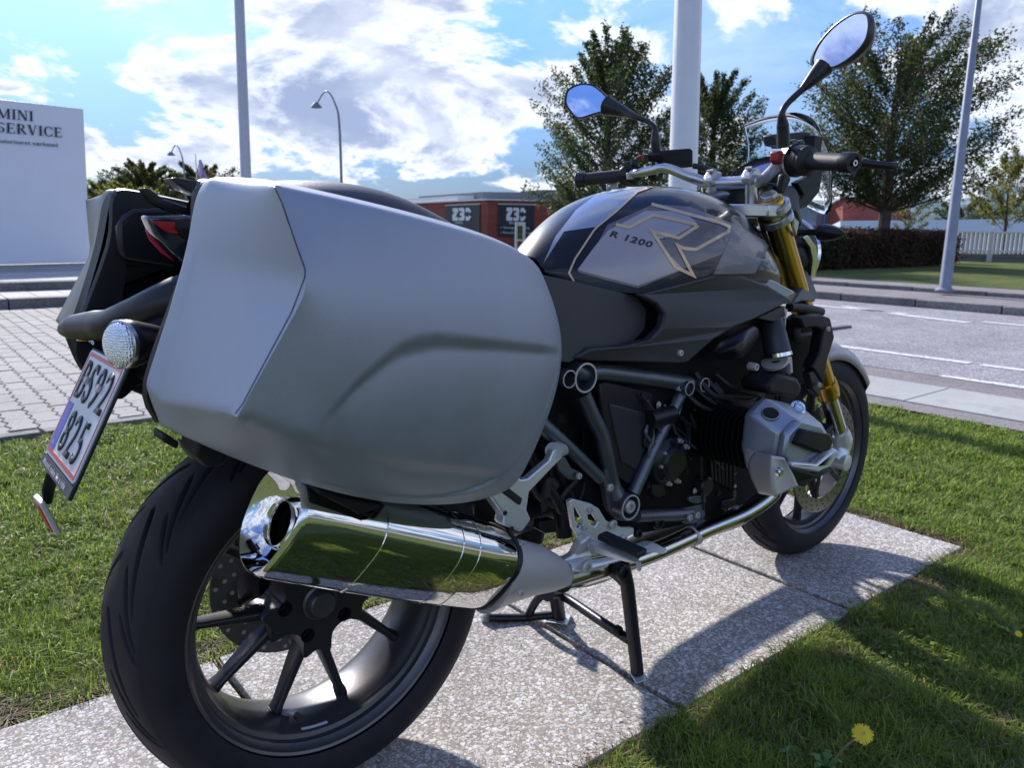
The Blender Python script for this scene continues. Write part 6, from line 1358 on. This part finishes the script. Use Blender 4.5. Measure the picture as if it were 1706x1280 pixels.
# fallen bits on the slabs
nn_ = 420; x = RNG.uniform(-.5, 1.93, nn_); y = np.where(RNG.random(nn_) < .6, -.30+np.abs(RNG.normal(0, .05, nn_)), RNG.uniform(-.3, .43, nn_)); l = RNG.uniform(.002, .007, nn_); az = RNG.uniform(0, 6.28, nn_)
U = np.stack([np.cos(az)*l, np.sin(az)*l, np.zeros(nn_)], -1); V_ = np.stack([-np.sin(az)*l*.22, np.cos(az)*l*.22, RNG.normal(0, .0004, nn_)], -1)
o = quads_mesh('slab_litter', np.stack([x, y, np.full(nn_, .0032)], -1), U, V_, np.array([(.16, .10, .06), (.24, .17, .10), (.08, .06, .045)])[RNG.integers(0, 3, nn_)], leaf_m); tag(o, 'small dry bits lying on the slabs', None, None, 'stuff')
# dandelions
petal = mat('petal_yellow', (.80, .62, .02), 0, .55, vary=.1, vscale=300); stem_m = mat('stem_red_green', (.16, .12, .05), 0, .5); greenl = mat('dandelion_leaf', (.07, .15, .025), 0, .5, vary=.2, vscale=60)
def dandelion(label, c, R_, base, n_leaf=5):
    t = tag(empty('dandelion', Vector((base[0], base[1], 0))), label, 'flower'); c = Vector(c); b = MB()
    ax_ = (Vector((-.55, -.35, .75))).normalized(); u = ax_.cross(Vector((1, 0, 0))).normalized(); w = ax_.cross(u)
    for ring_, (cnt, r, hgt, wd) in enumerate(((34, 1., .02, .13), (28, .78, .10, .11), (20, .52, .17, .10), (12, .3, .2, .08))):
        for k in range(cnt):
            a = 2*math.pi*(k+.3*ring_)/cnt+random.uniform(-.06, .06); d = u*math.cos(a)+w*math.sin(a); s = ax_.cross(d); rr = R_*r*random.uniform(.88, 1.06); z0 = ax_*R_*hgt
            b.add([c+z0+d*R_*.08, c+z0+d*rr*.55+s*R_*wd*.5+ax_*R_*.08, c+z0+d*rr+s*R_*wd*.4, c+z0+d*rr-s*R_*wd*.4, c+z0+d*rr*.55-s*R_*wd*.5+ax_*R_*.08], [(0, 1, 4), (1, 2, 3, 4)])
    b.build('petals', petal, t, smooth=False)
    MB().lathe([(R_*.10, R_*.34), (R_*.26, R_*.22), (R_*.30, .0001)], c, ax_, 14).build('flower_centre', gold, t)
    MB().lathe([(-R_*.5, .0001), (-R_*.45, R_*.22), (-R_*.1, R_*.30), (0, R_*.2)], c, ax_, 12).build('bud_cup', greenl, t)
    MB().tube([Vector((*base, -.01)), (Vector((*base, 0))+c)/2+Vector((0, 0, .008)), c-ax_*R_*.45], [.0022, .002, .0018], n=8).build('stem', stem_m, t)
    for k in range(n_leaf):
        a = k*1.3+.4; l = random.uniform(.03, .045); d = Vector((math.cos(a), math.sin(a), 0)); s = Vector((-d.y, d.x, 0)); L0 = [];  R0 = []
        for i in range(8):
            q = i/7; p = Vector((*base, 0))+d*l*q+Vector((0, 0, .018*math.sin(q*2.6))); ww = .009*math.sin(math.pi*min(1, q*.9+.1))*(1 if i % 2 else .45); L0.append(p+s*ww); R0.append(p-s*ww)
        bb = MB(); bb.add(L0+R0, [(i, i+1, i+9, i+8) for i in range(7)]); bb.build('leaf', greenl, t)
dandelion('yellow dandelion in the grass at the bottom right corner', PZ(1437, 1224, .055), .0185, tuple(PZ(1375, 1282, 0))[:2])
dandelion('tiny yellow flower in the lawn near the right edge', PZ(1697, 1057, .02), .008, tuple(PZ(1692, 1064, 0))[:2], 2)
# a few weeds growing over the slab edge
def weed(px, py, r, label):
    c = PZ(px, py, 0); n = 14; t = tag(empty('weed', c), label, 'plant')
    for k in range(n):
        a = k*2.4; l = r*random.uniform(.6, 1.1); d = Vector((math.cos(a), math.sin(a), 0)); s = Vector((-d.y, d.x, 0)); w = l*.28
        bb = MB(); p = [c+d*l*.1, c+d*l*.5+Vector((0, 0, .014))+s*w, c+d*l+Vector((0, 0, .008)), c+d*l*.5+Vector((0, 0, .014))-s*w]; bb.add(p, [(0, 1, 2, 3)]); bb.build('leaf', greenl, t)
weed(1318, 1262, .022, 'low leafy weed left of the dandelion')
